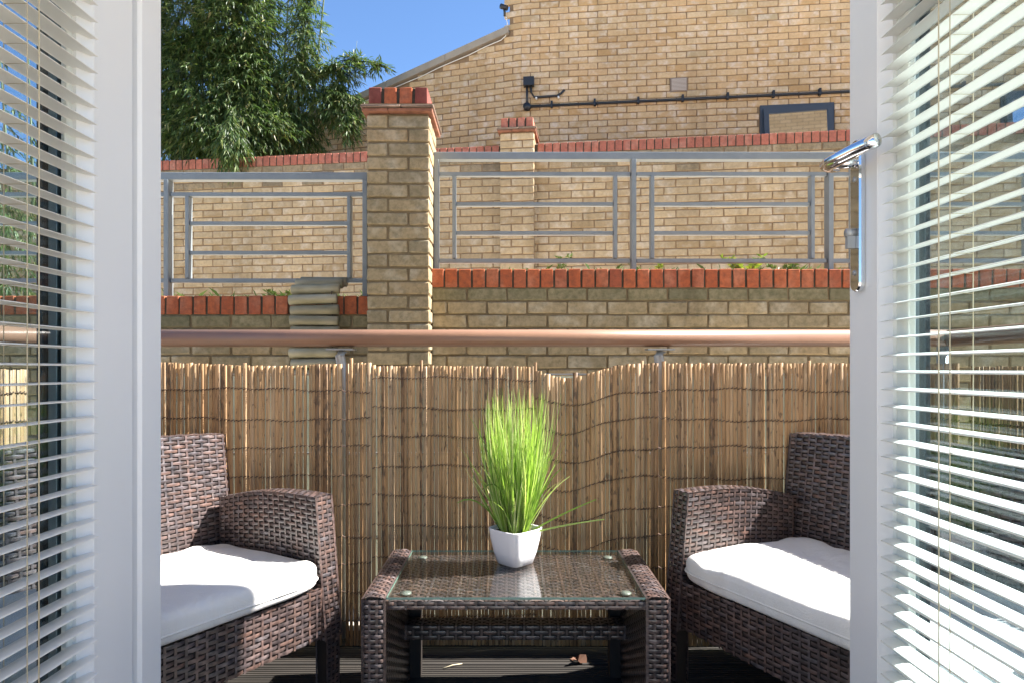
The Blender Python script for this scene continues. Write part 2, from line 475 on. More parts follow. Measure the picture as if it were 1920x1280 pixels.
# ------------------------------------------------------------------ brickwork
def brick_mesh(seed, L=.215, H=.065, D=.05, bev=.005, jit=.0026):
    rr = random.Random(seed)
    mb = MB(); mb.bevbox((-L/2,0,-H/2),(L/2,D,H/2), bev)
    mb.v = [(x+rr.uniform(-jit,jit), y+rr.uniform(-jit,jit)*.8, z+rr.uniform(-jit,jit)) for x,y,z in mb.v]
    return mb
def fixn(me):
    import bmesh
    bm = bmesh.new(); bm.from_mesh(me); bmesh.ops.recalc_face_normals(bm, faces=bm.faces); bm.to_mesh(me); bm.free()
    return me
BV = {}
def variants(key, material, n=5, **kw):
    k = (key, material.name)
    if k not in BV:
        lst = []
        for i in range(n):
            mb = brick_mesh(hash(key) % 1000 + i*17 if not isinstance(key,str) else sum(map(ord,key))+i*17, **kw)
            me = fixn(mb.mesh("brick")); me.materials.append(material); lst.append((mb, me))
        BV[k] = lst
    return BV[k]

def lay(parent, P0, U, N, items, material, stuff_name="far_bricks", limit=300, visible=None, nm="brick"):
    """items: (u, z, L, H, materialKey or None). P0 = wall start at z 0 on face plane; U along the wall; N outward normal."""
    ang = math.atan2(U.y, U.x)
    recs = []
    for it in items:
        u, z, L, H = it[:4]
        m = it[4] if len(it) > 4 and it[4] else material
        p = P0 + U*u; p = Vector((p.x, p.y, z))
        px, py = proj(p)
        vis = 290 < px < 1600 and -8 < py < 690
        if vis and visible: vis = visible(px, py)
        recs.append((0 if vis else 1, p.length, p, L, H, m))
    recs.sort(key=lambda r: (r[0], r[1]))
    rest = {}
    count = 0
    for flag, dist, p, L, H, m in recs:
        key = "b%d_%d" % (round(L*1000), round(H*1000))
        vs = variants(key, m, L=L, H=H)
        mb, me = random.choice(vs)
        q = p + Vector((random.uniform(-.001,.001), 0, random.uniform(-.0012,.0012))) + N*random.uniform(-.0015,.002)
        rot = Matrix.Rotation(ang + random.uniform(-.006,.006), 4, 'Z') @ Matrix.Rotation(random.uniform(-.006,.006), 4, 'Y')
        if flag == 0 and count < limit:
            o = link(nm, me, None, parent); o.matrix_local = Matrix.Translation(q) @ rot
            count += 1
        else:
            r = rest.setdefault(m.name, (MB(), m))[0]
            Mx = Matrix.Translation(q) @ rot
            r.add([Mx @ Vector(v) for v in mb.v], mb.f)
    for k, (r, m) in rest.items():
        o = link(stuff_name, fixn(r.mesh(stuff_name)), m, parent); o["kind"] = "stuff"
    return count

def courses(u0, u1, z0, z1, bond=.225, hh=.075, off=0.0, skip=None):
    out = []; r = 0; z = z0 + hh/2
    while z < z1 - .01:
        u = u0 + ((.1125 if r % 2 else 0) + off) % bond - bond
        while u < u1:
            a = max(u, u0); b = min(u + .215, u1)
            if b - a > .03:
                c = (a+b)/2
                if not (skip and skip(c, z, b-a)):
                    out.append((c, z, round(b-a, 2) if b-a < .2149 else .215, .065))
            u += bond
        z += hh; r += 1
    return out

WX = Vector((1,0,0)); WN = Vector((0,-1,0))
# --- near retaining wall, right of the pier (coping top z 1.558)
yf = 3.59
w1 = MB(); w1.box((-.62, yf+.008, -.34),(4.6, yf+.215, 1.458)); 
wall_r = w1.build("retaining_wall", M['mortar_near'])
tag(wall_r, "olive brick retaining wall with red coping, taller stretch right of the big pier", "wall")
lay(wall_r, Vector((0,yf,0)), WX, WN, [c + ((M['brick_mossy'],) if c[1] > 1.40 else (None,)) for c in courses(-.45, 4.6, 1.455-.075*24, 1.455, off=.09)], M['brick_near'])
def coping(parent, x0, x1, z, y, material, mort, nm="coping_brick", pitch=.0767):
    mb = MB(); mb.box((x0, y+.006, z+.002),(x1, y+.213, z+.095)); o = mb.build("coping_mortar", mort, parent)
    its = []; u = x0 + pitch/2
    while u < x1 - .02:
        its.append((u, z+.0515, .065, .1025)); u += pitch
    k = "c"; 
    for u, zz, L, H in its:
        vs = variants("cop", material, L=.066, H=.1025, D=.215, bev=.003, jit=.0012)
        p = Vector((u, y + random.uniform(-.002,.002), zz + random.uniform(-.0015,.0015)))
        o = link(nm, random.choice(vs)[1], None, parent); o.location = p
        o.rotation_euler = (0, random.uniform(-.012,.012), random.uniform(-.012,.012))
coping(wall_r, -.455, 3.2, 1.456, yf-.002, M['red'], M['mortar_dark'])
# --- near retaining wall, left (coping top z 1.41)
w1 = MB(); w1.box((-4.4, yf+.008, -.34),(-.62, yf+.215, 1.306))
wall_l = w1.build("retaining_wall", M['mortar_near'])
tag(wall_l, "olive brick retaining wall with red coping, lower stretch left of the big pier", "wall")
lay(wall_l, Vector((0,yf,0)), WX, WN, [c + ((M['brick_mossy'],) if c[1] > 1.18 else (None,)) for c in courses(-4.4, -.80, 1.305-.075*22, 1.305, off=.02)], M['brick_near'])
coping(wall_l, -3.3191, -.788, 1.306, yf-.002, M['red'], M['mortar_dark'])

# --- big pier
yp = 3.46; pxl, pxr = -.782, -.447
pm = MB(); pm.box((pxl+.006, yp+.008, -.34),(pxr-.006, yp+.335, 2.375))
pier = pm.build("brick_pier", M['mortar_near'])
tag(pier, "tall olive brick pier with red capped top between the grey railings", "pier")
its = []
z = 2.372 - .0375; r = 0
while z > .2:
    if r % 2 == 0: its += [(pxl+.053, z, .106, .065), (pxl+.2265, z, .217, .065)]
    else: its += [(pxl+.1085, z, .217, .065), (pxl+.282, z, .106, .065)]
    z -= .075; r += 1
lay(pier, Vector((0,yp,0)), WX, WN, its, M['brick_near'])
# right hand face of the pier
its = []
z = 2.372 - .0375; r = 0
while z > .2:
    if r % 2 == 0: its += [(.075, z, .13, .065), (.235, z, .17, .065)]
    else: its += [(.10, z, .18, .065), (.265, z, .12, .065)]
    z -= .075; r += 1
lay(pier, Vector((pxr,yp+.005,0)), Vector((0,1,0)), Vector((1,0,0)), its, M['brick_near'], nm="side_brick")
def pier_cap(parent, xl, xr, y0, y1, z, colours, over=.038, mort=M['mortar_dark']):
    rr = random.Random(3)
    for k, (dz, ov, th) in enumerate(((0, over*.82, .016), (.019, over, .015))):
        xm = (xl+xr)/2 + (.02 if k else -.05)
        for a, b in ((xl-ov, xm-.002), (xm+.002, xr+ov)):
            mb = MB(); mb.bevbox((a, y0-ov, z+dz),(b, y1+ov, z+dz+th), .003)
            mb.v = [(x+rr.uniform(-.002,.002), y+rr.uniform(-.002,.002), zz+rr.uniform(-.0012,.0012)) for x,y,zz in mb.v]
            mb.build("creasing_tile", M['tile_grey'] if k else M['tile'], parent)
    zc = z + .036
    mb = MB(); mb.box((xl+.008, y0+.010, zc-.003),(xr-.008, y1-.010, zc+.100)); mb.build("cap_mortar", mort, parent)
    mb = MB(); mb.box((xl-.03, y0-.03, zc-.003),(xr+.03, y1+.03, zc+.004)); mb.build("cap_bedding", M['mortar_near'], parent)
    n = len(colours); pitch = (xr-xl-.066)/(n-1)
    for i, m in enumerate(colours):
        vs = variants("cap", m, L=.066, H=.1025, D=y1-y0, bev=.003, jit=.0015)
        o = link("cap_brick", vs[i % 5][1], None, parent)
        o.location = (xl+.033+i*pitch, y0, zc+.053); o.rotation_euler = (0, random.uniform(-.015,.015), random.uniform(-.01,.01))
pier_cap(pier, pxl+.01, pxr-.01, yp+.0, yp+.335, 2.378, [M['maroon'], M['red'], M['red'], M['maroon']])

# --- boundary wall further back (turned 7.4 degrees)
th2 = math.atan(.13); U2 = Vector((math.cos(th2), -math.sin(th2), 0)); N2 = Vector((-math.sin(th2), -math.cos(th2), 0))
O2 = Vector((0, 6.45, 0))
def slab(mb, O, U, N, u0, u1, z0, z1, d0, d1):
    """box along a turned wall; d measured inwards from the face"""
    P = []
    for z in (z0, z1):
        for u, d in ((u0,d0),(u1,d0),(u1,d1),(u0,d1)):
            p = O + U*u - N*d; P.append((p.x, p.y, z))
    mb.hexa(P)
zt2 = 3.25
wm = MB(); slab(wm, O2, U2, N2, -6.2, 6.4, -.3, zt2-.104, .007, .215)
wall2 = wm.build("boundary_wall", M['mortar'])
tag(wall2, "long yellow brick boundary wall with red coping behind the grey railings", "wall")
def vis2(px, py):
    if 690 < px < 812 or 940 < px < 1003: return False
    return py < (548 if px < 690 else 500)
sk2 = lambda u, z, L: (-.165 < u < .29)
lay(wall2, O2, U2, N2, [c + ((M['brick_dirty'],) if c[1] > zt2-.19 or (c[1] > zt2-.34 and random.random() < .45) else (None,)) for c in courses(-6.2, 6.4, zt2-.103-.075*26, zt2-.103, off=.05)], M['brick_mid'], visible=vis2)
mb = MB(); slab(mb, O2, U2, N2, -6.2, 6.4, zt2-.1025, zt2-.006, .006, .21); mb.build("coping_mortar", M['mortar_dark'], wall2)
u = -5.0; cb = variants("cop2", M['red_far'], L=.066, H=.1025, D=.215, bev=.003, jit=.0012)
while u < 5.2:
    if not (-.15 < u < .27):
        p = O2 + U2*u
        o = link("coping_brick", random.choice(cb)[1], None, wall2); o.location = (p.x, p.y-.001, zt2-.0515+random.uniform(-.002,.002))
        o.rotation_euler = (0, random.uniform(-.01,.01), -th2+random.uniform(-.012,.012))
    u += .0767
# small pier on it
O2p = O2 + N2*.11
pm = MB(); slab(pm, O2p, U2, N2, -.105+.005, .232-.005, -.3, 3.335, .007, .33)
pier2 = pm.build("brick_pier", M['mortar'])
tag(pier2, "smaller yellow brick pier with red cap on the boundary wall, below the black pipe", "pier")
its = []; z = 3.33-.0375; r = 0
while z > 1.2:
    if r % 2 == 0: its += [(-.105+.053, z, .106, .065), (-.105+.2265, z, .217, .065)]
    else: its += [(-.105+.1085, z, .217, .065), (-.105+.282, z, .106, .065)]
    z -= .075; r += 1
lay(pier2, O2p, U2, N2, its, M['brick_mid'])
capE = empty("pier_cap"); capE.parent = pier2
capE.matrix_local = Matrix.Translation(O2p) @ Matrix.Rotation(-th2, 4, 'Z')
pier_cap(capE, -.105+.01, .232-.01, 0, .33, 3.338, [M['red_far'], M['red_far'], M['red_far'], M['red_far']], mort=M['mortar_dark'])

# --- building: plane B (turned 6.5 degrees) and side plane A (turned 16.5 degrees)
tB = math.atan(.114); UB = Vector((math.cos(tB), -math.sin(tB), 0)); NB = Vector((-math.sin(tB), -math.cos(tB), 0))
OB = Vector((.11, 7.588, 0))
tA = math.atan(.296); UA = Vector((-math.cos(tA), math.sin(tA), 0)); NA = Vector((-math.sin(tA), -math.cos(tA), 0))
ZT = 6.6
def ztopA(u):                       # height of the sloping parapet along plane A
    if u < .145: return ZT
    x = u*math.cos(tA)
    return max(5.06 - (x-.14)*.296, 4.36)
UAe = 3.0
bm_ = MB()
slab(bm_, OB, UB, NB, 0, 8.0, 1.2, ZT, .007, .3)
# side plane with its sloping top, as a prism in wall coordinates
prof = [(0.002,1.2),(0.002,ZT),(.145,ZT),(.145,ztopA(.146)-.09),(2.62,ztopA(2.62)-.09),(UAe,ztopA(2.9)-.09),(UAe,1.2)]
vs = []
for d in (.007,.3):
    for u, z in prof:
        p = OB + UA*u - NA*d; vs.append((p.x,p.y,z))
n = len(prof)
bm_.add(vs, [tuple(range(n)), tuple(range(n,2*n))[::-1]] + [(k,(k+1)%n,n+(k+1)%n,n+k) for k in range(n)])
bld = bm_.build("brick_building", M['mortar'])
tag(bld, "tall yellow brick building with sloping side parapet behind the garden walls", "building")
WINS = [(2.72, 3.52, 2.95, 3.985), (5.25, 6.3, 2.95, 4.02)]
VENT = (1.725, 1.915, 4.185, 4.345)
def cut_openings(items):
    out = []
    for u, z, L, H in items:
        spans = [(u-L/2, u+L/2)]
        for a, b, c, d in WINS + [VENT]:
            if c - .02 < z < d + .02:
                nxt = []
                for p, q in spans:
                    if q <= a or p >= b: nxt.append((p, q)); continue
                    if a - .008 - p > .025: nxt.append((p, a-.008))
                    if q - b - .008 > .025: nxt.append((b+.008, q))
                spans = nxt
        out += [((p+q)/2, z, L if abs(q-p-L) < 1e-6 else round(q-p, 2), H) for p, q in spans]
    return out
def visB(px, py):
    if px < 808: return py < 165 and px > 700
    if 1425 < px < 1565 and py > 200: return False
    return py < (250 if px > 1005 else 270)
cB = cut_openings(courses(0.0, 8.0, 6.6-.075*54, 6.6))
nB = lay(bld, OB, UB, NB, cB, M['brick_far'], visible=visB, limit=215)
cA = [(c[0], c[1], c[2], c[3]) for c in courses(0.0, UAe, 6.6-.075*54, 6.6, off=.11)]
cA = [c for c in cA if c[1]+.035 < ztopA(max(c[0]-.1, .0) if c[0] < .145 else c[0]+.06) - .085 or c[0]+c[2]/2 < .15]
lay(bld, OB, Vector((math.cos(tA), -math.sin(tA), 0)), NA, [(-c[0], c[1], c[2], c[3]) for c in cA], M['brick_far'],
    visible=lambda px, py: (805 < px < 985 or 600 < px < 690) and py < 285, limit=85)
# sloping parapet coping
segs = [(.15, .95),(.955,1.75),(1.755,2.62),(2.625,UAe+.05)]
for a, b in segs:
    P = []
    for dz in (-.085, 0):
        for u, d in ((a,-.05),(b,-.05),(b,.34),(a,.34)):
            p = OB + UA*u - NA*d
            zz = ztopA(max(u,.146)) if u < 2.62 else ztopA(2.62) - (u-2.62)*.06
            P.append((p.x, p.y, zz + dz))
    mb = MB(); mb.hexa(P); mb.build("parapet_coping", M['stone'], bld)
    P = [(x + NA.x*-.0, y, z-.10 if i < 4 else z-.087) for i, (x,y,z) in enumerate(P[:4] + P[:4])]
# windows
def wall_part(nm, u0, u1, z0, z1, d0, d1, material, parent, O=OB, U=UB, N=NB):
    mb = MB(); slab(mb, O, U, N, u0, u1, z0, z1, d0, d1); return mb.build(nm, material, parent)
for a, b, c, d in WINS:
    w = MB(); slab(w, OB, UB, NB, a, b, c, d, .004, .006); win = w.build("window", M['black_plastic'], bld)
    t = .05
    for (p, q, r_, s_) in ((a,b,d-t,d),(a,a+t,c,d-t-.001),(b-t,b,c,d-t-.001)):
        wall_part("frame", p, q, r_, s_, -.006, .0035, M['slate_frame'], win)
    # slightly open sash, tilted outwards at the bottom
    sa = empty("sash"); sa.parent = win
    P0 = OB + UB*(a+.03) + NB*.012
    sa.matrix_local = Matrix.Translation((P0.x, P0.y, d-.055)) @ Matrix.Rotation(-tB, 4, 'Z') @ Matrix.Rotation(R(-2.0), 4, 'Y') @ Matrix.Rotation(R(-.6), 4, 'X')
    W = b-a-.06; H = d-c-.1
    mb = MB(); mb.box((0,-.03,-.06),(W,.0,0)); mb.box((0,-.03,-H),(.055,.0,-.0605)); mb.box((W-.055,-.03,-H),(W,.0,-.0605)); mb.box((.0555,-.03,-H),(W-.0555,0,-H+.055))
    mb.build("sash_frame", M['slate_frame'], sa)
    mb = MB(); mb.box((.0555,-.016,-H+.0555),(W-.0555,-.010,-.0605)); mb.build("pane", M['window_glass'], sa)
# vent
a,b,c,d = VENT
v = wall_part("wall_vent", a, b, c, d, -.012, .006, M['vent'], bld)
for i in range(9):
    z = c + .014 + i*.0152
    wall_part("louvre", a+.012, b-.012, z, z+.008, -.020, -.0125, M['louvre'], v)
# black conduit, box, clips
def onB(u, z, d=.03):
    p = OB + UB*u + NB*d; return (p.x, p.y, z)
zc = lambda u: 4.085
mb = MB(); mb.tube([onB(.07, 4.085), onB(7.9, 4.085)], .016, 8); mb.build("conduit", M['black_plastic'], bld)
u = .36
while u < 5.6:
    mb = MB(); slab(mb, OB, UB, NB, u-.012, u+.012, 4.06, 4.135, -.048, -.002); mb.build("conduit_clip", M['black_plastic'], bld); u += .50
mb = MB(); mb.tube([onB(.07, 4.085), onB(.07, 4.36)], .014, 8); mb.build("conduit", M['black_plastic'], bld)
mb = MB(); mb.tube([onB(.07, 4.085, .0), onB(.07, 4.085, .05)], .045, 12); mb.build("conduit_elbow", M['black_plastic'], bld)
mb = MB(); slab(mb, OB, UB, NB, .03, .155, 4.32, 4.42, -.075, .002); mb.build("junction_box", M['black_plastic'], bld)
mb = MB(); mb.tube([onB(.115,4.33), onB(.12,4.25), onB(.155,4.195), onB(.22,4.19), onB(.42,4.195), onB(.47,4.22), onB(.51,4.26)], .014, 8); mb.build("cable", M['black_plastic'], bld)
for u in (.18, .44):
    mb = MB(); mb.tube([onB(u,4.175,.0), onB(u,4.175,.05)], .012, 8); mb.build("cable_clip", M['white_plastic'], bld)
# small camera and white cable at the parapet
def onA(u, z, d=.06):
    p = OB + UA*u + NA*d; return (p.x, p.y, z)
cr = MB(); x,y,z = onA(.17, 5.17, .05); cr.tube([(x-.02,y,z),(x-.02,y,z+.05),(x-.03,y-.02,z+.09)], .014, 8); cr.tube([(x-.065,y-.05,z+.09),(x+.01,y+.0,z+.095)], .03, 10)
camr = cr.build("security_camera", M['black_plastic']); tag(camr, "tiny black camera perched at the top of the sloping parapet", "camera")
pts = [onA(.165,5.15,.07), onA(.155,5.04,.03), onA(.19,4.95,.02)]
for k in range(12):
    u = .25+k*.2; pts.append(onA(u, ztopA(u)-.115 + .006*math.sin(k*2.1), .012))
mb = MB(); mb.tube(pts, .006, 6); cab = mb.build("cable", M['white_plastic']); tag(cab, "thin white cable running beneath the sloping parapet coping", "cable")

# ------------------------------------------------------------------ grey railings on the retaining wall
def bar(parent, x0, x1, z0, z1, y, w, nm):
    mb = MB(); mb.bevbox((x0, y-w/2, z0),(x1, y+w/2, z1), .002); return mb.build(nm, M['grey_steel'], parent)
def railing(label, posts, panels, zs, zbase, xr, y=3.70):
    root = empty("steel_railing", ((xr[0]+xr[1])/2, y, zbase)); tag(root, label, "railing", "grey railings on the retaining wall")
    inv = Matrix.Translation((-(xr[0]+xr[1])/2, -y, -zbase))
    parts = []
    zt, z2, z3, z4, zb = zs
    parts.append(bar(None, xr[0], xr[1], zt-.042, zt, y, .05, "top_rail"))
    for p in posts: parts.append(bar(None, p-.0135, p+.0135, zbase, zt-.0425, y, .06, "post"))
    ps = sorted(posts)
    for i in range(len(ps)-1):
        a, b = ps[i]+.0175, ps[i+1]-.0175
        parts.append(bar(None, a, b, z2-.012, z2+.012, y, .03, "rail"))
        parts.append(bar(None, a, b, zb-.012, zb+.012, y, .03, "rail"))
    for a, b in panels:
        for x in (a, b): parts.append(bar(None, x-.010, x+.010, zb+.0125, z2-.0125, y, .05, "upright"))
        for z in (z3, z4): parts.append(bar(None, a+.0113, b-.0113, z-.011, z+.011, y, .026, "rail"))
    for o in parts:
        o.parent = root; o.matrix_parent_inverse = inv
    return root
K = 3.70/FPX
X = lambda px: (px-CX)*K
Z = lambda py: 1 + (HY-py)*K
railing("long grey steel railing on the taller wall, right of the big brick pier", [X(819), X(1187), X(1554), X(1600), X(1960)],
        [(X(852), X(1153)), (X(1222), X(1521)), (X(1636), X(1924))], (Z(288), Z(328), Z(384), Z(438), Z(490)), 1.56, (X(814), X(1966)))
railing("shorter grey steel railing on the lower wall, left of the big brick pier", [X(-52), X(316), X(686)],
        [(X(-18), X(282)), (X(354), X(656))], (Z(326), Z(366), Z(420), Z(475), Z(527)), 1.41, (X(-58), X(690)))

# ------------------------------------------------------------------ log roll hanging over the left coping
lr = empty("log_roll_edging", (-1.07, 3.54, 1.41)); tag(lr, "weathered log garden edging roll draped over the left wall coping", "log edging")
def half_log(L, r, seed):
    rr = random.Random(seed); mb = MB(); n = 14
    prof = [(r*math.cos(2*math.pi*k/n), r*math.sin(2*math.pi*k/n)) for k in range(n)]
    vs = []; m = 6
    for i in range(m):
        for (a, b) in prof:
            vs.append((-L/2+L*i/(m-1), -b*1.0+rr.uniform(-.001,.001), a+rr.uniform(-.001,.001)))
    fs = []
    for i in range(m-1):
        for k in range(n): fs.append((i*n+k, i*n+(k+1)%n, (i+1)*n+(k+1)%n, (i+1)*n+k))
    fs += [tuple(range(n)), tuple((m-1)*n+k for k in range(n))[::-1]]
    mb.add(vs, fs, 0, True); me = fixn(mb.mesh("log")); me.materials.append(M['log']); return me
lms = [half_log(.262, .0278, s) for s in range(4)]
logs = [(3.69,1.500,0),(3.635,1.482,0),(3.575,1.443,0)] 
zz = 1.385
while zz > .8: logs.append((3.555, zz, 0)); zz -= .0585
for i, (y, z, t) in enumerate(logs):
    o = link("log", lms[i%4], None, lr)
    o.location = (-1.095+1.07+random.uniform(-.008,.008)-.012*(i<2)*-1, y-3.54, z-1.41); o.rotation_euler = (R(t), random.uniform(-.035,.02), random.uniform(-.02,.02))
mb = MB(); mb.tube([(.07,.05,.06),(.075,-.0,.01),(.075,.018,-.1),(.075,.02,-.6)], .003, 6); mb.build("binding_wire", M['wire'], lr)

# ------------------------------------------------------------------ weeds and grass on top of the walls
gs = MB(); rr = random.Random(5)
for i in range(900):
    if i < 260: x = rr.uniform(-2.1,-.85); zb = 1.39
    else: x = rr.choice([rr.uniform(-.4,2.3), rr.uniform(.55,1.35), rr.uniform(1.2,1.8)]); zb = 1.54
    y = rr.uniform(3.82, 3.98); h = rr.uniform(.03,.09)*(1.2 if rr.random()<.15 else .8); a = rr.uniform(0,6.28); l = rr.uniform(.2,1.0)*h*1.4
    dx, dy = math.cos(a)*l, math.sin(a)*l*.5; w = .0025
    gs.add([(x-w,y,zb),(x+w,y,zb),(x+dx*.5,y+dy*.5,zb+h*.75),(x+dx,y+dy,zb+h)], [(0,1,2),(1,3,2)])
tag(link("grass", gs.mesh("grass"), M['grass']), "thin grass growing along the top of the retaining walls", "grass", kind="stuff")
def weed(loc, h, n, label, spread=1.0, leafl=.035, seed=0, m='weed'):
    rr = random.Random(seed); root = empty("weed_plant", loc); tag(root, label, "weed", "weeds behind the railings")
    st = MB(); lf = MB()
    for i in range(n):
        a = rr.uniform(0, 6.28); sp = rr.uniform(.2,1.0)*spread
        tip = Vector((math.cos(a)*sp*h, math.sin(a)*sp*h*.3, h*rr.uniform(.55,1)))
        st.tube([(0,0,-.02), tip*.5+Vector((0,0,h*.08)), tip], .0022, 4)
        for k in range(14):
            t = .25 + .75*k/13; p = tip*t + Vector((0,0,h*.08*math.sin(t*math.pi)))
            for s in (-1,1):
                dirv = Vector((rr.uniform(-.6,.6)+s*.6, rr.uniform(-.5,.5), rr.uniform(-.1,.7))).normalized()
                l = leafl*rr.uniform(.6,1.1); w = dirv.cross(Vector((0,1,0.2))).normalized()*l*.16
                lf.add([p, p+dirv*l*.5+w, p+dirv*l, p+dirv*l*.5-w], [(0,1,2,3)])
    link("stems", st.mesh("stems"), M['stem'], root); link("leaves", lf.mesh("leaves"), M[m], root)
weed((X(1400)*1.03, 3.83, 1.545), .12, 7, "bright yellow-green leafy weed behind the right railing near the door handle", 1.6, .04, 1)
weed((X(1232)*1.03, 3.85, 1.545), .135, 2, "slim upright weed sprig just right of the railing's middle post", .25, .028, 2)
weed((X(1052)*1.03, 3.84, 1.545), .15, 3, "dull green weed sprig in front of the boundary wall, right of the smaller pier", .5, .028, 3, 'grass')
weed((X(1480)*1.03, 3.84, 1.545), .10, 4, "low dark weed beside the bright leafy weed near the handle", 1.6, .035, 4, 'grass')
weed((X(525)*1.03, 3.82, 1.395), .07, 5, "feathery green weed beside the log edging roll", 1.3, .03, 5, 'grass')

# ------------------------------------------------------------------ bamboo plants
def bamboo(name, label, clumps, culms, nleaf_scale=1.0, seed=11, ll=.088):
    rr = random.Random(seed)
    base = culms[0][0]
    root = empty(name, base); tag(root, label, "bamboo", "bamboo plants behind the walls"); B = Vector(base)
    st = MB()
    for pts in culms:
        P = [Vector(p)-B for p in pts]; st.tube(P, [.018*(1-.7*i/(len(P)-1)) for i in range(len(P))], 6)
    lf = MB()
    for (c, rad, n, droop) in clumps:
        c = Vector(c); rad = Vector(rad)
        for i in range(int(n*nleaf_scale)):
            while True:
                q = Vector((rr.uniform(-1,1), rr.uniform(-1,1), rr.uniform(-1,1)))
                if .25 < q.length < 1: break
            if rr.random() < .6: q = q.normalized()*rr.uniform(.75,1.05)
            tip = c + Vector((q.x*rad.x, q.y*rad.y, q.z*rad.z)) - B
            out = Vector((q.x, q.y*.8, q.z*.35 - droop)).normalized()
            L = rr.uniform(.16,.34)
            start = tip - out*L
            if rr.random() < .35: st.tube([start, (start+tip)*.5+Vector((0,0,.015)), tip], .002, 3)
            nl = rr.randint(9,14)
            for k in range(nl):
                t = rr.uniform(.15,1.0); p = start.lerp(tip, t) + Vector((0,0,.02*math.sin(t*3.1)))
                d = (out*rr.uniform(.5,1.2) + Vector((rr.uniform(-.8,.8), rr.uniform(-.8,.8), rr.uniform(-.8,.35)-droop*.4))).normalized()
                l = ll*rr.uniform(.55,1.2); side = d.cross(Vector((rr.uniform(-.5,.5), rr.uniform(-.5,.5), 1))).normalized()*l*.085
                sag = Vector((0,0,-l*.12))
                a = p; b = p + d*l*.4; e = p + d*l + sag
                lf.add([a, b+side, e, b-side], [(0,1,2),(0,2,3)])
    link("culms", st.mesh("culms"), M['stem'], root)
    link("crown", lf.mesh("crown"), M['leaf'], root)
cl = [((-3.55,7.35,5.1),(.75,.5,.9),330,.25), ((-3.08,7.3,4.95),(.5,.5,.75),300,.3), ((-3.5,7.25,4.1),(.8,.45,.75),420,.4), ((-2.98,7.3,4.05),(.48,.45,.65),320,.45),
      ((-2.62,7.35,3.65),(.42,.35,.45),170,.55), ((-3.2,7.1,3.55),(.85,.35,.42),330,.5), ((-4.4,7.3,4.4),(.7,.5,1.3),430,.3), ((-3.4,7.4,5.9),(1.0,.5,.6),240,.15),
      ((-2.95,6.75,3.28),(.22,.22,.28),70,.9), ((-2.35,7.3,4.75),(.30,.25,.42),55,.3), ((-2.45,7.35,4.25),(.34,.3,.32),75,.5), ((-2.05,7.35,4.38),(.42,.2,.15),42,.15),
      ((-2.02,7.35,3.95),(.42,.25,.28),95,.45), ((-2.5,7.35,3.6),(.42,.3,.3),90,.6), ((-1.85,7.3,3.72),(.18,.2,.2),26,.6), ((-3.7,7.7,4.6),(1.3,.35,1.5),420,.3), ((-2.5,7.4,5.35),(.28,.25,.25),20,.1), ((-1.78,7.35,4.5),(.30,.12,.10),14,.1), ((-1.55,7.35,4.42),(.22,.1,.08),8,.2), ((-1.95,7.35,4.15),(.14,.12,.25),12,.7), ((-2.3,7.35,5.2),(.25,.2,.12),9,.1)]
cu = []
for i in range(14):
    x = -4.6+i*.17; cu.append([(x*.9-.2,7.4+.1*(i%3),1.5),(x,7.4,3.0),(x+.1*(i-5)*.15,7.4,4.3),(x+.12*(i-6)*.3,7.35,5.4),(x+.2*(i-6)*.3,7.3,6.1)])
bamboo("bamboo_tree", "tall dense dark green bamboo spilling over the boundary wall, top left", cl, cu, 3.0)
cl2 = [((-4.6,5.6,2.6),(.7,.5,.9),240,.4), ((-4.2,5.3,1.9),(.5,.35,.5),130,.5), ((-5.2,5.6,3.6),(.8,.5,.9),240,.3)]
bamboo("bamboo_shrub", "dark leafy bamboo shrub seen between the left blind's slats", cl2, [[(-4.8+.2*i,5.5,1.3),(-4.7+.2*i,5.5,2.5),(-4.9+.25*i,5.5,3.8)] for i in range(5)], 1.0, 23)

# ------------------------------------------------------------------ balcony balustrade, handrail
YR = 2.40
br = empty("balcony_balustrade", (0,YR,0)); tag(br, "copper-brown tubular handrail on steel posts above the bamboo screens", "balustrade")
def rail_profile(r=.034, n=20):
    pts = []
    for k in range(n):
        a = 2*math.pi*k/n
        x, z = r*math.cos(a), r*math.sin(a)
        if z < -.022: z = -.022 + (z+.022)*.6
        pts.append((x, z))
    return pts
ZR = 1.113
mb = MB(); mb.prism([(a, ZR+b) for a, b in rail_profile()], 0, -1.72, 1.63, smooth=True)
def lp(nm, mb, m, parent=br, off=(0,YR,0)):
    o = mb.build(nm, m); o.parent = parent; o.matrix_parent_inverse = Matrix.Translation((-off[0],-off[1],-off[2])); return o
mbx = MB(); mbx.v = [(x, y+YR, z) for x,y,z in mb.v]; mbx.f = mb.f; mbx.m = mb.m; mbx.sm = mb.sm
lp("handrail", mbx, M['copper'])
for xs in (-1.72, 1.63):
    m2 = MB(); m2.prism([(xs+a, ZR+b) for a, b in rail_profile(.0335)], 1, .75, YR+.03, smooth=True); lp("side_handrail", m2, M['copper'])
for px in (640, 1237):
    x = (px-CX)*YR/FPX
    m2 = MB(); m2.bevbox((x-.05, YR-.03, ZR-.042),(x+.05, YR+.03, ZR-.036), .001); lp("bracket_plate", m2, M['galv'])
    m2 = MB(); m2.tube([(x,YR,-.03),(x,YR,1.02),(x-.004,YR,1.05),(x+.004,YR,ZR-.0425)], .019, 12); lp("post", m2, M['galv'])
for x in (-1.70, 1.61):
    m2 = MB(); m2.tube([(x,YR,-.03),(x,YR,ZR-.03)], .019, 12); lp("post", m2, M['galv'])
for z in (.985, .685, .365, .02):
    m2 = MB(); m2.bevbox((-1.675, YR+.022, z-.006),(1.585, YR+.062, z), .001); lp("cross_bar", m2, M['galv'])
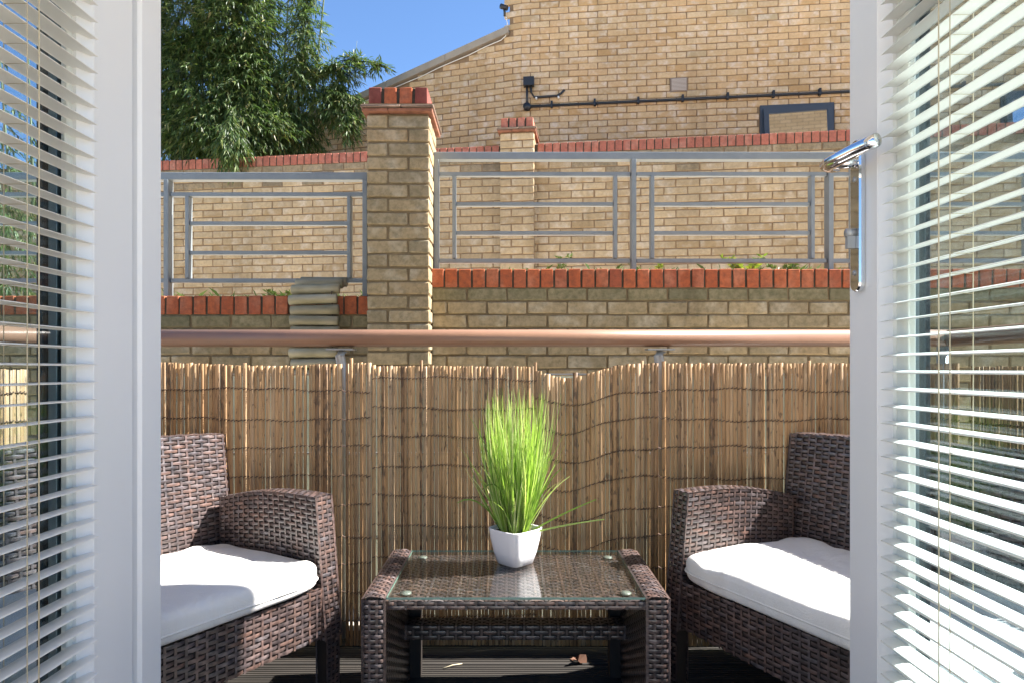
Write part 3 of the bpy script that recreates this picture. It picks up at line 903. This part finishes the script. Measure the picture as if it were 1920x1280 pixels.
for a, b in ((-1.66,-.66),(-.60,.53),(.60,1.57)):
    m2 = MB(); m2.box((a, YR+.072, .05),(b, YR+.080, .975)); lp("glass_panel", m2, M['frosted'])

# ------------------------------------------------------------------ split bamboo screens
cane_meshes = []
for v in range(8):
    rr = random.Random(100+v); mb = MB(); n = 7
    nodes = sorted(rr.uniform(.08,.95) for _ in range(rr.choice([1,2,3,3])))
    zs = [0.0]
    for nd in nodes: zs += [nd-.006, nd, nd+.006]
    zs += [.25,.5,.75,1.0]; zs = sorted(set(zs))
    bend = rr.uniform(-.003,.003); ph = rr.uniform(0,6)
    vs = []
    for z in zs:
        rad = 1.0 + (.16 if any(abs(z-nd) < 1e-6 for nd in nodes) else 0) + rr.uniform(-.04,.04)
        cx = bend*math.sin(z*3+ph)
        for k in range(n):
            a = math.pi + math.pi*k/(n-1)
            vs.append((cx + .5*rad*math.cos(a)*.02/.02*.02, .012*math.sin(a)*rad, z))
    fs = []
    for i in range(len(zs)-1):
        for k in range(n): fs.append((i*n+k, i*n+(k+1)%n, (i+1)*n+(k+1)%n, (i+1)*n+k))
    fs += [tuple(range(n)), tuple((len(zs)-1)*n+k for k in range(n))[::-1]]
    mb.add(vs, fs, 0, True)
    cane_meshes.append((fixn(mb.mesh("cane")), fixn(mb.mesh("cane"))))
for a, b in cane_meshes: a.materials.append(M['cane']); b.materials.append(M['cane_spotted'])
def screen(label, x0, x1, y, ztop, gaps=(), dark=(), seed=0, zshift=lambda x: 0.0, wires=(.925,.822,.72,.615,.51,.405,.30,.20,.10), wmin=.010, wmax=.0175, group="bamboo screens along the balcony rail", axis='x', spacing=.0007, wslope=0.0):
    rr = random.Random(seed)
    root = empty("bamboo_screen", ((x0+x1)/2, y, 0) if axis == 'x' else (y, (x0+x1)/2, 0), 0 if axis == 'x' else R(90)*(1 if y < 0 else -1))
    tag(root, label, "bamboo screen", group)
    cx = (x0+x1)/2; xs = []; x = x0
    while x < x1:
        w = rr.uniform(wmin, wmax)*(1 if rr.random() > .12 else .7)
        xs.append((x+w/2, w)); x += w + spacing + (rr.random() < .12)*rr.uniform(.0005,.0022)
        for g_, gw in gaps:
            if x - .012 < g_ < x + .012: x = max(x, g_) + gw
    for i, (x, w) in enumerate(xs):
        sp = any(a < x < b for a, b in dark) or rr.random() < .07
        me = cane_meshes[rr.randrange(8)][1 if sp else 0]
        o = bpy.data.objects.new("cane", me); COL.objects.link(o); o.parent = root
        top = ztop(x) + rr.uniform(-.0025,.0025) + (rr.random() < .02)*rr.uniform(.005,.02)
        h = top - .012
        o.location = (x-cx, rr.uniform(-.0015,.0015), .012); o.scale = (w/.02, rr.uniform(.28,.5)*w/.016, h)
        o.rotation_euler = (rr.uniform(-.002,.002), rr.uniform(-.0014,.0014), rr.uniform(-.12,.12))
    for zw in wires:
        mb = MB(); pts = []; ph = rr.uniform(0,6)
        for (x, w) in xs:
            zz = zw + zshift(x) + .006*math.sin(x*7+ph) + .003*math.sin(x*31+ph) + wslope*(x-cx)
            t = .0035
            pts += [(x-cx-w*.5, .003, zz-t), (x-cx-w*.18, -.0085, zz-t*.4), (x-cx+w*.2, -.0085, zz+t*.5), (x-cx+w*.5, .003, zz+t)]
        mb.tube(pts, .0016, 4, caps=False, smooth=False); link("binding_wire", mb.mesh("binding_wire"), M['wire'], root)
    return root
YS = 2.30
XS = lambda px: (px-CX)*YS/FPX
def top_l(x): return 1.018 + .006*math.sin(x*9)
def top_c(x): return 1.014 - .006*(x+.5)
sag = lambda x: -.052*math.exp(-((x-.20)/.13)**2) if x > .05 else -.05
def top_r(x): return 1.022 + sag(x)
screen("tan split bamboo screen behind the left wicker seat", -1.70, XS(694), YS, top_l, gaps=((XS(577),.005),(XS(645),.006),(XS(655),.002)), dark=((XS(607),XS(622)),), seed=1)
screen("middle bamboo screen with mottled dark canes behind the grass pot, left half", XS(697), XS(1003), YS+.004, top_c, gaps=((XS(699),.005),), dark=((XS(748),XS(756)),(XS(783),XS(789)),(XS(714),XS(720))), seed=2, wires=(.965,.86,.755,.65,.545,.44,.335,.23,.12), wmin=.009, wmax=.0145)
screen("bamboo screen with dipping top edge behind the right wicker seat", XS(1004), 1.60, YS-.002, top_r, gaps=((XS(1238),.004),), seed=3, zshift=sag)
screen("sunlit bamboo screen along the left end of the balcony", .72, 2.26, -1.715, lambda x: 1.0, seed=4, group=None, axis='y')
screen("shaded bluish bamboo screen along the right end of the balcony", .72, 2.26, 1.615, lambda x: 1.01, seed=5, group=None, axis='y')

# ------------------------------------------------------------------ wicker weave
def weave(mb, surf, W, H, pitch=.0132, per=.053, hw=.0049, lift=.0027, phase=0.0):
    """surf(u,v) in 0..1 -> point; strands run along u; ribs along v"""
    def pn(u, v):
        e = .004
        p = Vector(surf(u, v))
        du = Vector(surf(min(u+e,1), v)) - Vector(surf(max(u-e,0), v)); dv = Vector(surf(u, min(v+e,1))) - Vector(surf(u, max(v-e,0)))
        n = du.cross(dv)
        return p, (n.normalized() if n.length > 1e-12 else Vector((0,0,1))), (dv.normalized() if dv.length > 1e-12 else Vector((0,0,1)))
    rows = max(1, round(H/pitch)); ph = H/rows
    if W < .1: per = W/1.5
    for r in range(rows):
        vc = (r+.5)/rows
        s = (-.5 if r % 2 else 0.0)*per + phase
        while s < W:
            a, b = max(s+per*.07, 0), min(s+per*.93, W)
            if b - a > per*.22:
                vs = []
                for k in range(5):
                    t = k/4; u = (a+(b-a)*t)/W
                    p, n, dv = pn(u, vc)
                    h = (-.0012, lift*.75, lift, lift*.75, -.0012)[k]
                    ww = hw*(.82 if k in (0,4) else 1.0)
                    vs += [p + n*(h-.0012) - dv*ww, p + n*h, p + n*(h-.0012) + dv*ww]
                fs = []
                for k in range(4):
                    for j in range(2): fs.append((k*3+j, (k+1)*3+j, (k+1)*3+j+1, k*3+j+1))
                mb.add(vs, fs, 0, True)
            s += per
    nr = max(1, round(W/(per/2)))
    for i in range(nr+1):
        u = min(max(i*(per/2)/W + phase/W, .004), .996)
        vs = []; m = max(2, int(rows/3))
        for k in range(m+1):
            p, n, dv = pn(u, k/m); du = dv.cross(n)
            vs += [p + n*.0006 - du*.0034, p + n*.0006 + du*.0034]
        mb.add(vs, [(2*k, 2*k+1, 2*k+3, 2*k+2) for k in range(m)], 0, False)
def quad(A, B, C, D):
    A, B, C, D = map(Vector, (A, B, C, D))
    return lambda u, v: (A*(1-u)+B*u)*(1-v) + (D*(1-u)+C*u)*v
def wov(parent, patches, phase=0.0):
    mb = MB()
    for s, W, H in patches: weave(mb, s, W, H, phase=phase)
    o = link("wicker_weave", mb.mesh("wicker_weave"), M['wicker'], parent); o["kind"] = "stuff"
    return o

# ------------------------------------------------------------------ wicker seat (local: +y forward)
def make_chair():
    root = empty("wicker_seat"); SW = .245      # half width added to make a two-seater
    AW = .06                                             # arm thickness
    def top(y):                                          # arched arm top
        t = (y+.26)/.47
        return .572 + .048*t + .018*math.sin(math.pi*min(max(t,0),1))
    def yfr(z): return .255 - .045*max(0,(z-.2))/.43     # slanting front edge
    for s in (-1, 1):
        xo, xi = s*(.29+SW), s*(.23+SW)
        mb = MB(); n = 8; e = .004
        ring = []
        for k in range(n+1):
            y = -.26 + (.207+.26)*k/n; ring.append((y, top(y)-e))
        prof = [(-.26,.20)] + ring + [(yfr(.2)-e,.20)]
        mb.prism(prof, 0, min(xo,xi)+e, max(xo,xi)-e)
        arm = mb.build("arm", M['core'], root)
        def face(x, flip):
            def f(u, v):
                uu = 1-u if flip else u
                z0 = .20; yy = -.26 + (yfr(.2)+.26)*uu
                zt = top(min(yy, .21)); z = z0 + (zt-z0)*v
                yy = -.26 + (yfr(z)+.26)*uu
                return (x, yy, z)
            return f
        pt = [(face(xo, s < 0), .50, .40), (face(xi, s > 0), .50, .40)]
        def front(u, v):
            z = .20 + (top(.21)-.20)*v; return ((min(xo,xi)+AW*(1-u)), yfr(z), z)
        def topf(u, v):
            y = -.26 + .47*v; return (min(xo,xi)+AW*u, y, top(y))
        pt += [(front, AW, .42), (topf, AW, .48)]
        w = wov(arm, pt)
    # front and rear legs
    for s in (-1, 1):
        for (ya, yb) in ((.205,.25),(-.25,-.205)):
            mb = MB(); xa, xb = sorted((s*(.283+SW), s*(.238+SW)))
            mb.hexa([(xa+.004,ya+.004,0),(xb-.004,ya+.004,0),(xb-.004,yb-.002,0),(xa+.004,yb-.002,0),(xa,ya,.205),(xb,ya,.205),(xb,yb,.205),(xa,yb,.205)])
            leg = mb.build("leg", M['core'], root)
            yy = yb if ya > 0 else ya
            wov(leg, [(quad((xb,yb,.0),(xa,yb,.0),(xa,yb,.2),(xb,yb,.2)), .045, .2), (quad((xa,ya,.0),(xb,ya,.0),(xb,ya,.2),(xa,ya,.2)), .045, .2)])
    # seat box with front apron
    mb = MB(); mb.box((-(.2285+SW),-.24,.212),((.2285+SW),.236,.352)); seat = mb.build("seat_frame", M['core'], root)
    wov(seat, [(quad(((.229+SW),.240,.208),(-(.229+SW),.240,.208),(-(.229+SW),.240,.356),((.229+SW),.240,.356)), (.458+2*SW), .148),
               (quad((-(.229+SW),.240,.356),((.229+SW),.240,.356),((.229+SW),-.24,.356),(-(.229+SW),-.24,.356)), (.458+2*SW), .48)])
    # leaning backrest
    zb, zt_ = .20, .775
    def yb_(z): return -.245 - .075*(z-zb)/(zt_-zb)
    def ztop_(x): return zt_ + .012*(1-(x/(.29+SW))**2)
    mb = MB(); e = .004
    P = []
    mb.hexa([(-(.286+SW),yb_(zb)-.055,zb),((.286+SW),yb_(zb)-.055,zb),((.286+SW),yb_(zb)-e,zb),(-(.286+SW),yb_(zb)-e,zb),
             (-(.286+SW),yb_(zt_)-.055,zt_-e),((.286+SW),yb_(zt_)-.055,zt_-e),((.286+SW),yb_(zt_)-e,zt_-e),(-(.286+SW),yb_(zt_)-e,zt_-e)])
    back = mb.build("backrest", M['core'], root)
    def bf(u, v):
        x = .29+SW - (.58+2*SW)*u; z = zb + (ztop_(x)-zb)*v; return (x, yb_(z), z)
    def bb(u, v):
        x = -.29-SW + (.58+2*SW)*u; z = zb + (ztop_(x)-zb)*v; return (x, yb_(z)-.06, z)
    def bt(u, v):
        x = -.29-SW + (.58+2*SW)*u; return (x, yb_(zt_) - .06*(1-v), ztop_(x))
    def bs(s):
        def f(u, v):
            z = zb + (zt_-zb)*v; y = yb_(z) - .06*((1-u) if s > 0 else u); return (s*(.29+SW), y, z)
        return f
    wov(back, [(bf,.58+2*SW,.58),(bb,.58+2*SW,.58),(bt,.58+2*SW,.06),(bs(1),.06,.58),(bs(-1),.06,.58)])
    return root
FL = Vector((.85,-.53)).normalized(); FR = Vector((-.889,-.459)).normalized()
chair_l = make_chair()
chair_l.location = (-.883-.245*.53, 1.824-.245*.85, 0); chair_l.rotation_euler = (0,0,math.atan2(-FL.x, FL.y))
tag(chair_l, "brown wicker seat on the left, beside the white door's stepped edge", "garden seat", "wicker seats on the balcony")
chair_r = copy_tree(chair_l)
chair_r.location = (.835+.245*.459, 1.870-.245*.889, 0); chair_r.rotation_euler = (0,0,math.atan2(-FR.x, FR.y))
tag(chair_r, "brown wicker seat on the right, behind the door with the chrome handle", "garden seat", "wicker seats on the balcony")

def cushion(name_label, chair, seed, lump):
    rr = random.Random(seed)
    mb = MB(); NU, NV = 120, 30
    a, b, h = .474, .262, .037+.006*lump
    def sg(c, e): return math.copysign(abs(c)**e, c)
    vs = []
    for j in range(NV+1):
        phi = -math.pi/2 + math.pi*j/NV
        for i in range(NU):
            th = 2*math.pi*i/NU
            cp, sp = sg(math.cos(phi), .15), sg(math.sin(phi), .5)
            x = a*sg(math.cos(th), .2)*cp; y = b*sg(math.sin(th), .2)*cp; z = h*sp
            q = Vector((x*5+seed, y*5, z*4))
            edge = max(abs(x)/a, abs(y)/b)
            wr = noise.noise(q)*.008 + (.5-abs(noise.noise(Vector((x*4+y*5+seed, y*11-x*3, .3)))))*.011 + noise.noise(q*2.6)*.006*(.5+edge) + (abs(noise.noise(Vector((x*13+seed, y*9, z*20))))-.2)*.012*edge**3*(.4+lump)
            if z > 0: z += wr + .006*(1-edge**2) - lump*.026*math.exp(-(x/.04)**2)*(1-.4*edge)
            else: z += .3*wr
            vs.append((x*(1+.008*noise.noise(q*1.7)), y*(1+(.012+.02*lump)*noise.noise(q*2.9)), z))
    fs = []
    for j in range(NV):
        for i in range(NU): fs.append((j*NU+i, j*NU+(i+1)%NU, (j+1)*NU+(i+1)%NU, (j+1)*NU+i))
    mb.add(vs, fs, 0, True)
    o = mb.build("seat_cushion", M['fabric'])
    M_ = Matrix.Translation(chair.location) @ chair.rotation_euler.to_matrix().to_4x4() @ Matrix.Translation((0,.002,.357+.037+.006*lump))
    o.matrix_world = M_
    tag(o, name_label, "cushion", "white seat cushions")
    # piping seam
    sm = MB(); pts = []
    for i in range(NU+1):
        th = 2*math.pi*i/NU
        pts.append((a*1.004*sg(math.cos(th),.2), b*1.004*sg(math.sin(th),.2), -.006+.003*noise.noise(Vector((i*.3,seed,0)))))
    sm.tube(pts, .0028, 6, caps=False); s = sm.build("piping", M['fabric']); s.parent = o
    return o
cushion("smooth white seat cushion on the left wicker seat", chair_l, 3, .15)
cushion("plump creased white seat cushion on the right wicker seat", chair_r, 9, 1.0)

# ------------------------------------------------------------------ wicker coffee table
TX0, TX1, TY0, TY1, TZ = -.392, .412, 1.68, 2.13, .405
tb = empty("coffee_table", ((TX0+TX1)/2, (TY0+TY1)/2, 0)); tag(tb, "low brown wicker coffee table with glass top between the two wicker seats", "coffee table")
hx, hy = (TX1-TX0)/2, (TY1-TY0)/2; PW = .058; zt = TZ
for s in (-1, 1):
    xo, xi = s*hx, s*(hx-PW); xb = s*(hx-.012); xbi = s*(hx-PW-.004)
    e = .004; rd = .014
    mb = MB()
    lo, hi = sorted((xo, xi))
    prof = [(lo+e,.0),(hi-e,.0),(hi-e,zt-rd),(hi-rd,zt-e),(lo+rd,zt-e),(lo+e,zt-rd)]
    mb.prism([(a,b) for a,b in prof], 1, -hy+e, hy-e)
    side = mb.build("side_panel", M['core'], tb)
    def fr(u, v, lo=lo, hi=hi): return (lo+(hi-lo)*u, -hy - .004*math.sin(math.pi*u), .0+(zt-.006)*v)
    def bk(u, v, lo=lo, hi=hi): return (hi-(hi-lo)*u, hy, .0+(zt-.006)*v)
    def tp(u, v, lo=lo, hi=hi): return (lo+(hi-lo)*u, -hy+2*hy*v, zt + .005*math.sin(math.pi*u)-.005)
    def rt(u, v, hi=hi): return (hi, -hy+2*hy*u, (zt-.006)*v)
    def lf_(u, v, lo=lo): return (lo, hy-2*hy*u, (zt-.006)*v)
    wov(side, [(fr,PW,zt),(bk,PW,zt),(tp,PW,2*hy),(rt,2*hy,zt),(lf_,2*hy,zt)])
ix = hx-PW-.001
mb = MB(); mb.box((-ix,-hy+.016,zt-.036),(ix,hy-.012,zt-.017)); topb = mb.build("table_top", M['core'], tb)
wov(topb, [(quad((-ix,-hy+.012,zt-.0165),(ix,-hy+.012,zt-.0165),(ix,hy-.012,zt-.0165),(-ix,hy-.012,zt-.0165)), 2*ix, 2*hy-.024),
           (quad((-ix,-hy+.011,zt-.038),(ix,-hy+.011,zt-.038),(ix,-hy+.011,zt-.0165),(-ix,-hy+.011,zt-.0165)), 2*ix, .0215)])
mb = MB(); mb.box((-ix,-.03,.160),(ix,.03,.205)); str_ = mb.build("stretcher", M['core'], tb); str_.location = (0,.12,0)
wov(str_, [(quad((-ix,-.031,.160),(ix,-.031,.160),(ix,-.031,.205),(-ix,-.031,.205)), 2*ix, .045), (quad((-ix,-.031,.206),(ix,-.031,.206),(ix,.031,.206),(-ix,.031,.206)), 2*ix, .062)])
for s in (-1, 1):
    mb = MB(); a, b = sorted((s*(ix-.001), s*(ix-.036))); mb.box((a,hy-.05,.0),(b,hy-.005,zt-.0385)); mb.build("rear_leg", M['core'], tb)
gl = MB(); gl.box((-ix+.003,-hy+.004,zt-.0085),(ix-.003,hy-.006,zt-.0025)); glo = gl.build("glass_top", [M['table_glass'], M['glass_edge']], tb)
for p in glo.data.polygons:
    if abs(p.normal.z) < .5: p.material_index = 1
for sx in (-1, 1):
    for sy in (-1, 1):
        mb = MB(); x, y = sx*(ix-.045), sy*(hy-.06); mb.tube([(x,y,zt-.0135),(x,y,zt-.0088)], .0155, 20); mb.build("glass_pad", M['pad'], tb)

# ------------------------------------------------------------------ grass in a white pot
PX, PY, PZ = .010, 1.985, TZ-.002
pr = empty("potted_grass", (PX,PY,PZ)); tag(pr, "bright green artificial grass in a white square pot on the glass table", "potted plant")
def ring(h, z, e=.42, n=40):
    o = []
    for i in range(n):
        t = 2*math.pi*i/n; c, s_ = math.cos(t), math.sin(t)
        x, y = h*math.copysign(abs(c)**e, c), h*math.copysign(abs(s_)**e, s_)
        q = R(45); o.append((x*math.cos(q)-y*math.sin(q), x*math.sin(q)+y*math.cos(q), z))
    return o
rings = [ring(.0425,.0), ring(.0450,.002), ring(.0545,.035), ring(.0625,.075), ring(.0670,.106), ring(.0675,.109), ring(.0655,.110), ring(.0635,.106), ring(.060,.085), ring(.001,.085)]
mb = MB(); n = 40; vs = [v for r_ in rings for v in r_]
fs = [tuple(range(n))[::-1]]
for i in range(len(rings)-1):
    for k in range(n): fs.append((i*n+k, i*n+(k+1)%n, (i+1)*n+(k+1)%n, (i+1)*n+k))
mb.add(vs, fs, 0, True); mb.build("pot", M['pot'], pr)
sl = MB(); sl.add(ring(.0615,.096) + [(0,0,.10)], [(k,(k+1)%n,n) for k in range(n)]); sl.build("soil", M['soil'], pr)
rr = random.Random(42); gb = MB()
def blade(p0, p1, p2, w, stray=False):
    vs = []; m = 7
    for k in range(m+1):
        t = k/m; p = p0*(1-t)**2 + p1*2*t*(1-t) + p2*t*t
        ww = w*(1-(.5 if stray else .85)*t**2); sd = Vector((math.cos(k*.12+p0.x*90), math.sin(k*.12+p0.x*90), 0))*ww
        if stray: sd = Vector((0,.3,1)).normalized()*ww
        vs += [p-sd, p+sd]
    gb.add(vs, [(2*k,2*k+1,2*k+3,2*k+2) for k in range(m)], 0, True)
for i in range(520):
    a = rr.uniform(0,6.283); r0 = .040*math.sqrt(rr.random()); p0 = Vector((r0*math.cos(a), r0*math.sin(a), .09))
    L = rr.uniform(.27,.45) if rr.random() < .8 else rr.uniform(.14,.26)
    lean = rr.gauss(0,.055) ; la = a + rr.gauss(0,.7); out = r0*1.1 + abs(rr.gauss(0,.033))
    tip = Vector((p0.x + math.cos(la)*out, p0.y + math.sin(la)*out, .09+L))
    mid = p0.lerp(tip,.5) + Vector((p0.x*.9, p0.y*.9, .03))
    if rr.random() < .10: tip += Vector((math.cos(la)*.05, math.sin(la)*.05, -.05))
    blade(p0, mid, tip, rr.uniform(.0014,.0024))
for tx, tz, mx, mz in ((.245,.205,.14,.16),(.27,.145,.14,.125),(.14,.30,.075,.24),(.165,.275,.085,.22),(.12,.31,.06,.2),(-.125,.30,-.06,.22),(-.13,.27,-.07,.2),(-.175,.195,-.11,.235),(-.10,.235,-.03,.30),(.11,.34,.06,.25)):
    blade(Vector((.03*(1 if tx > 0 else -1), -.012, .09)), Vector((mx, -.03, mz)), Vector((tx, -.045, tz)), .0031, True)
link("grass_blades", gb.mesh("grass_blades"), M['blade'], pr)["kind"] = "stuff"

# ------------------------------------------------------------------ debris on the deck
lf = MB(); rr = random.Random(8)
pts = []
for k in range(14):
    a = 2*math.pi*k/14; r_ = .024*(1+.5*math.cos(3*a))*(1 if k % 2 else .7); pts.append((r_*math.cos(a)*1.2, r_*math.sin(a), .012+.012*math.sin(2*a)))
lf.add(pts + [(0,0,.004)], [(k,(k+1)%14,14) for k in range(14)])
o = lf.build("fallen_leaf", M['leaf_dry'], None, (.225,2.19,.002)); tag(o, "curled dry brown leaf on the deck under the table", "leaf")
for i, (x, y, a, lab) in enumerate(((-.20,2.16,.5,"pale straw scrap on the deck under the table's left half"),(.30,2.02,.25,"long pale straw on the deck right of the dry leaf"),(.52,2.10,.35,"pale straw on the deck beneath the right seat's arm"),(-.95,2.05,.2,"thin pale straw on the deck behind the left seat's leg"))):
    mb = MB(); d = Vector((math.cos(a), math.sin(a), 0))*.035
    mb.tube([-d, Vector((0,0,.003)), d*1.0], .0016, 5); o = mb.build("straw", M['straw'], None, (x,y,.003)); tag(o, lab, "straw", "straw scraps on the deck")

# ------------------------------------------------------------------ glazed doors, opened outwards to 90 degrees
def pbox(nm, root, a, b, m, bev=.003):
    mb = MB(); lo = tuple(min(p,q) for p,q in zip(a,b)); hi = tuple(max(p,q) for p,q in zip(a,b)); mb.bevbox(lo, hi, bev)
    o = mb.build(nm, m); o.parent = root; o.matrix_parent_inverse = Matrix.Translation(-root.location); return o
def door(label, s, face, d_h, stile, edge, extra=None):
    """s=-1 left, +1 right; face = |x| of the inner face; d_h hinge depth; stile=(d0,d1) of the free-edge stile"""
    root = empty("glazed_door", (s*face, d_h, 0)); tag(root, label, "door", "open glazed doors")
    f, b = s*face, s*(face+.07); z0, z1 = .03, 2.16
    pbox("stile", root, (f,stile[0],z0),(b,stile[1],z1), M['upvc'])
    pbox("stile", root, (f,d_h,z0),(b,d_h+.11,z1), M['upvc'])
    pbox("rail", root, (f,d_h+.1105,z0),(b,stile[0]-.0005,.15), M['upvc']); pbox("rail", root, (f,d_h+.1105,z1-.11),(b,stile[0]-.0005,z1), M['upvc'])
    # sloping glazing bead beside the free-edge stile
    mb = MB(); mb.prism([(s*(face+.0005), stile[0]-.0004),(s*(face+.012), stile[0]-.026),(s*(face+.028), stile[0]-.026),(s*(face+.028), stile[0]-.0004)], 2, .1505, z1-.1105)
    o = mb.build("glazing_bead", M['upvc']); o.parent = root; o.matrix_parent_inverse = Matrix.Translation(-root.location)
    for xx in (.034, .054):
        pbox("pane", root, (s*(face+xx), d_h+.1105, .1505), (s*(face+xx+.004), stile[0]-.0005, z1-.1105), M['glass'], .0005)
    pbox("spacer_bar", root, (s*(face+.0385), stile[0]-.036, .1505), (s*(face+.0535), stile[0]-.022, z1-.1105), M['spacer'], .001)
    pbox("gasket", root, (s*(face+.0385), stile[0]-.0215, .1505), (s*(face+.0535), stile[0]-.001, z1-.1105), M['upvc_dark'], .001)
    pbox("outer_bead", root, (s*(face+.0585), stile[0]-.042, .1505), (s*(face+.069), stile[0]-.001, z1-.1105), M['upvc_dark'], .001)
    if extra: extra(root)
    return root
def mullion(root):
    pbox("mullion_groove", root, (-.757,1.2455,.03),(-.80,1.2695,2.16), M['upvc'], .001)
    pbox("floating_mullion", root, (-.7355,1.27,.03),(-.80,1.35,2.16), M['upvc'], .006)
dl = door("white door folded open on the left, with stepped meeting edge", -1, .735, .60, (1.126,1.245), None, mullion)
def handle(root):
    fx = .672
    n = 10
    def plate_prof(hw, hz, r):
        pts = []
        for cx, cz, a0 in ((1,1,0),(-1,1,90),(-1,-1,180),(1,-1,270)):
            for k in range(n+1):
                a = R(a0+90*k/n); pts.append((1.2375+cx*(hw-r)+r*math.cos(a), 1.295+cz*(hz-r)+r*math.sin(a)))
        return pts
    h = empty("handle", (0,0,0)); h.parent = root; h.matrix_parent_inverse = Matrix.Translation(-root.location)
    mb = MB()
    A = plate_prof(.0175,.146,.016); B = plate_prof(.0155,.144,.0145)
    m = len(A)
    vs = [(fx-.0005, p, q) for p, q in A] + [(fx-.008, p, q) for p, q in A] + [(fx-.0115, p, q) for p, q in B]
    fs = [(k,(k+1)%m,m+(k+1)%m,m+k) for k in range(m)] + [(m+k,m+(k+1)%m,2*m+(k+1)%m,2*m+k) for k in range(m)] + [tuple(2*m+k for k in range(m))]
    mb.add(vs, fs, 0, False); mb.build("backplate", M['chrome'], h)
    mb = MB(); mb.tube([(fx-.011,1.2375,1.398),(fx-.02,1.2375,1.398),(fx-.045,1.2375,1.396)], [.0125,.0115,.0105], 16); mb.build("neck", M['chrome'], h)
    pts = [(fx-.040,1.246,1.394),(fx-.056,1.243,1.392),(fx-.066,1.233,1.391),(fx-.067,1.215,1.391),(fx-.060,1.19,1.393),(fx-.050,1.16,1.396),(fx-.041,1.135,1.398),(fx-.036,1.118,1.399)]
    mb = MB(); mb.tube(pts, [.009,.012,.0138,.0145,.0148,.014,.0125,.0105], 16, ry=.0125); mb.build("lever", M['chrome'], h)
    for z in (1.365, 1.185):
        mb = MB(); mb.tube([(fx-.0117,1.2375,z),(fx-.0135,1.2375,z)], [.0055,.0045], 12); mb.build("screw", M['galv'], h)
    mb = MB(); mb.tube([(fx-.012,1.2375,1.262),(fx-.028,1.2375,1.262)], .0085, 14); mb.box((fx-.027,1.2325,1.232),(fx-.012,1.2425,1.262)); mb.build("lock_cylinder", M['galv'], h)
dr = door("white door folded open on the right, carrying a chrome lever handle", 1, .672, .60, (1.178,1.279), None, handle)

# ------------------------------------------------------------------ venetian blinds fitted inside the doors
def blind(label, s, face, d0, d1, zref, pitch=.0299, tilt=9, cord_d=.96):
    root = empty("venetian_blind", (s*face, (d0+d1)/2, .15)); tag(root, label, "blind", "venetian blinds on the doors")
    inv = Matrix.Translation(-root.location)
    xc = s*(face+.004)
    def P(o): o.parent = root; o.matrix_parent_inverse = inv; return o
    # side channel of the blind frame (behind the slat ends)
    for a, b in ((d1-.034, d1+.008), (d0-.008, d0+.03)):
        mb = MB(); lo, hi = sorted((s*(face+.0185), s*(face+.031))); mb.bevbox((lo,a,.155),(hi,b,2.045), .002); P(mb.build("side_channel", M['blind_frame']))
    mb = MB(); lo, hi = sorted((s*(face-.012), s*(face+.031))); mb.bevbox((lo,d0-.008,2.0455),(hi,d1+.008,2.075), .003); P(mb.build("head_rail", M['blind_frame']))
    lo, hi = sorted((s*(face+.015), s*(face+.0183))); zl = 1.385
    mb = MB(); mb.bevbox((lo,d1-.045,zl-.022),(hi,d1-.004,zl+.022), .001); la = P(mb.build("latch", M['blind_frame']))
    mb = MB(); lo, hi = sorted((s*(face+.0135), s*(face+.0148))); mb.bevbox((lo,d1-.022,zl-.008),(hi,d1-.016,zl+.008), .0005); c = mb.build("latch_slot", M['black_plastic'], la); c.matrix_parent_inverse = inv
    # slats: one shared arched mesh
    mb = MB(); n = 8; hw = .0165; vs = []; m = 8
    for k in range(n+1):
        t = -1+2*k/n
        x = hw*t; z = .0026*(1-t*t)
        vs.append((x, z))
    L = d1-d0
    V = []
    nd = 6
    for j in range(nd+1):
        y = -L/2+L*j/nd
        for (x, z) in vs: V.append((x, y, z+.0004))
    # rounded far end
    V2 = [(x, y, z-.0008) for x,y,z in V]
    w = n+1
    F = []
    for j in range(nd):
        for k in range(n): F.append((j*w+k,(j+1)*w+k,(j+1)*w+k+1,j*w+k+1))
    mb.add(V, F, 0, True); mb.add(V2, [f[::-1] for f in F], 0, True)
    o_ = len(V)
    for j in range(nd):
        for k in (0, n): mb.f.append((j*w+k,(j+1)*w+k,o_+(j+1)*w+k,o_+j*w+k)); mb.m.append(0); mb.sm.append(False)
    me = mb.mesh("slat"); me.materials.append(M['blind'])
    k0 = -int((zref-.19)/pitch); z = zref + k0*pitch
    rr = random.Random(3 if s < 0 else 4)
    while z < 2.04:
        o = bpy.data.objects.new("slat", me); COL.objects.link(o); P(o)
        o.location = (xc, (d0+d1)/2, z + rr.uniform(-.0006,.0006))
        o.rotation_euler = (rr.uniform(-.0012,.0012), -s*R(tilt + rr.uniform(-1.2,1.2)), 0)
        z += pitch
    for dd in (cord_d, d0+.08):
        for xx in (-.0175, .0175):
            mb = MB(); mb.tube([(xc+xx,dd,.17),(xc+xx,dd,2.046)], .0008, 5); P(mb.build("ladder_cord", M['cord']))
        zz = zref + k0*pitch
        mb = MB()
        while zz < 2.04: mb.tube([(xc-.0175,dd,zz-.001),(xc,dd,zz-.0004),(xc+.0175,dd,zz-.001)], .0006, 3, caps=False); zz += pitch
        P(mb.build("ladder_rungs", M['cord']))["kind"] = "stuff"
    mb = MB(); x = s*(face-.022); mb.tube([(x,cord_d+.012,.25),(x-.001*s,cord_d+.011,1.2),(x,cord_d+.013,2.05)], .0011, 6); P(mb.build("pull_cord", M['cord']))
    return root
blind("shaded cream venetian blind on the left door", -1, .735, .70, 1.122, 1.0065, tilt=-2, cord_d=.955)
blind("sunlit cream venetian blind on the right door beside the chrome handle", 1, .672, .70, 1.150, .995, tilt=6, cord_d=.965)
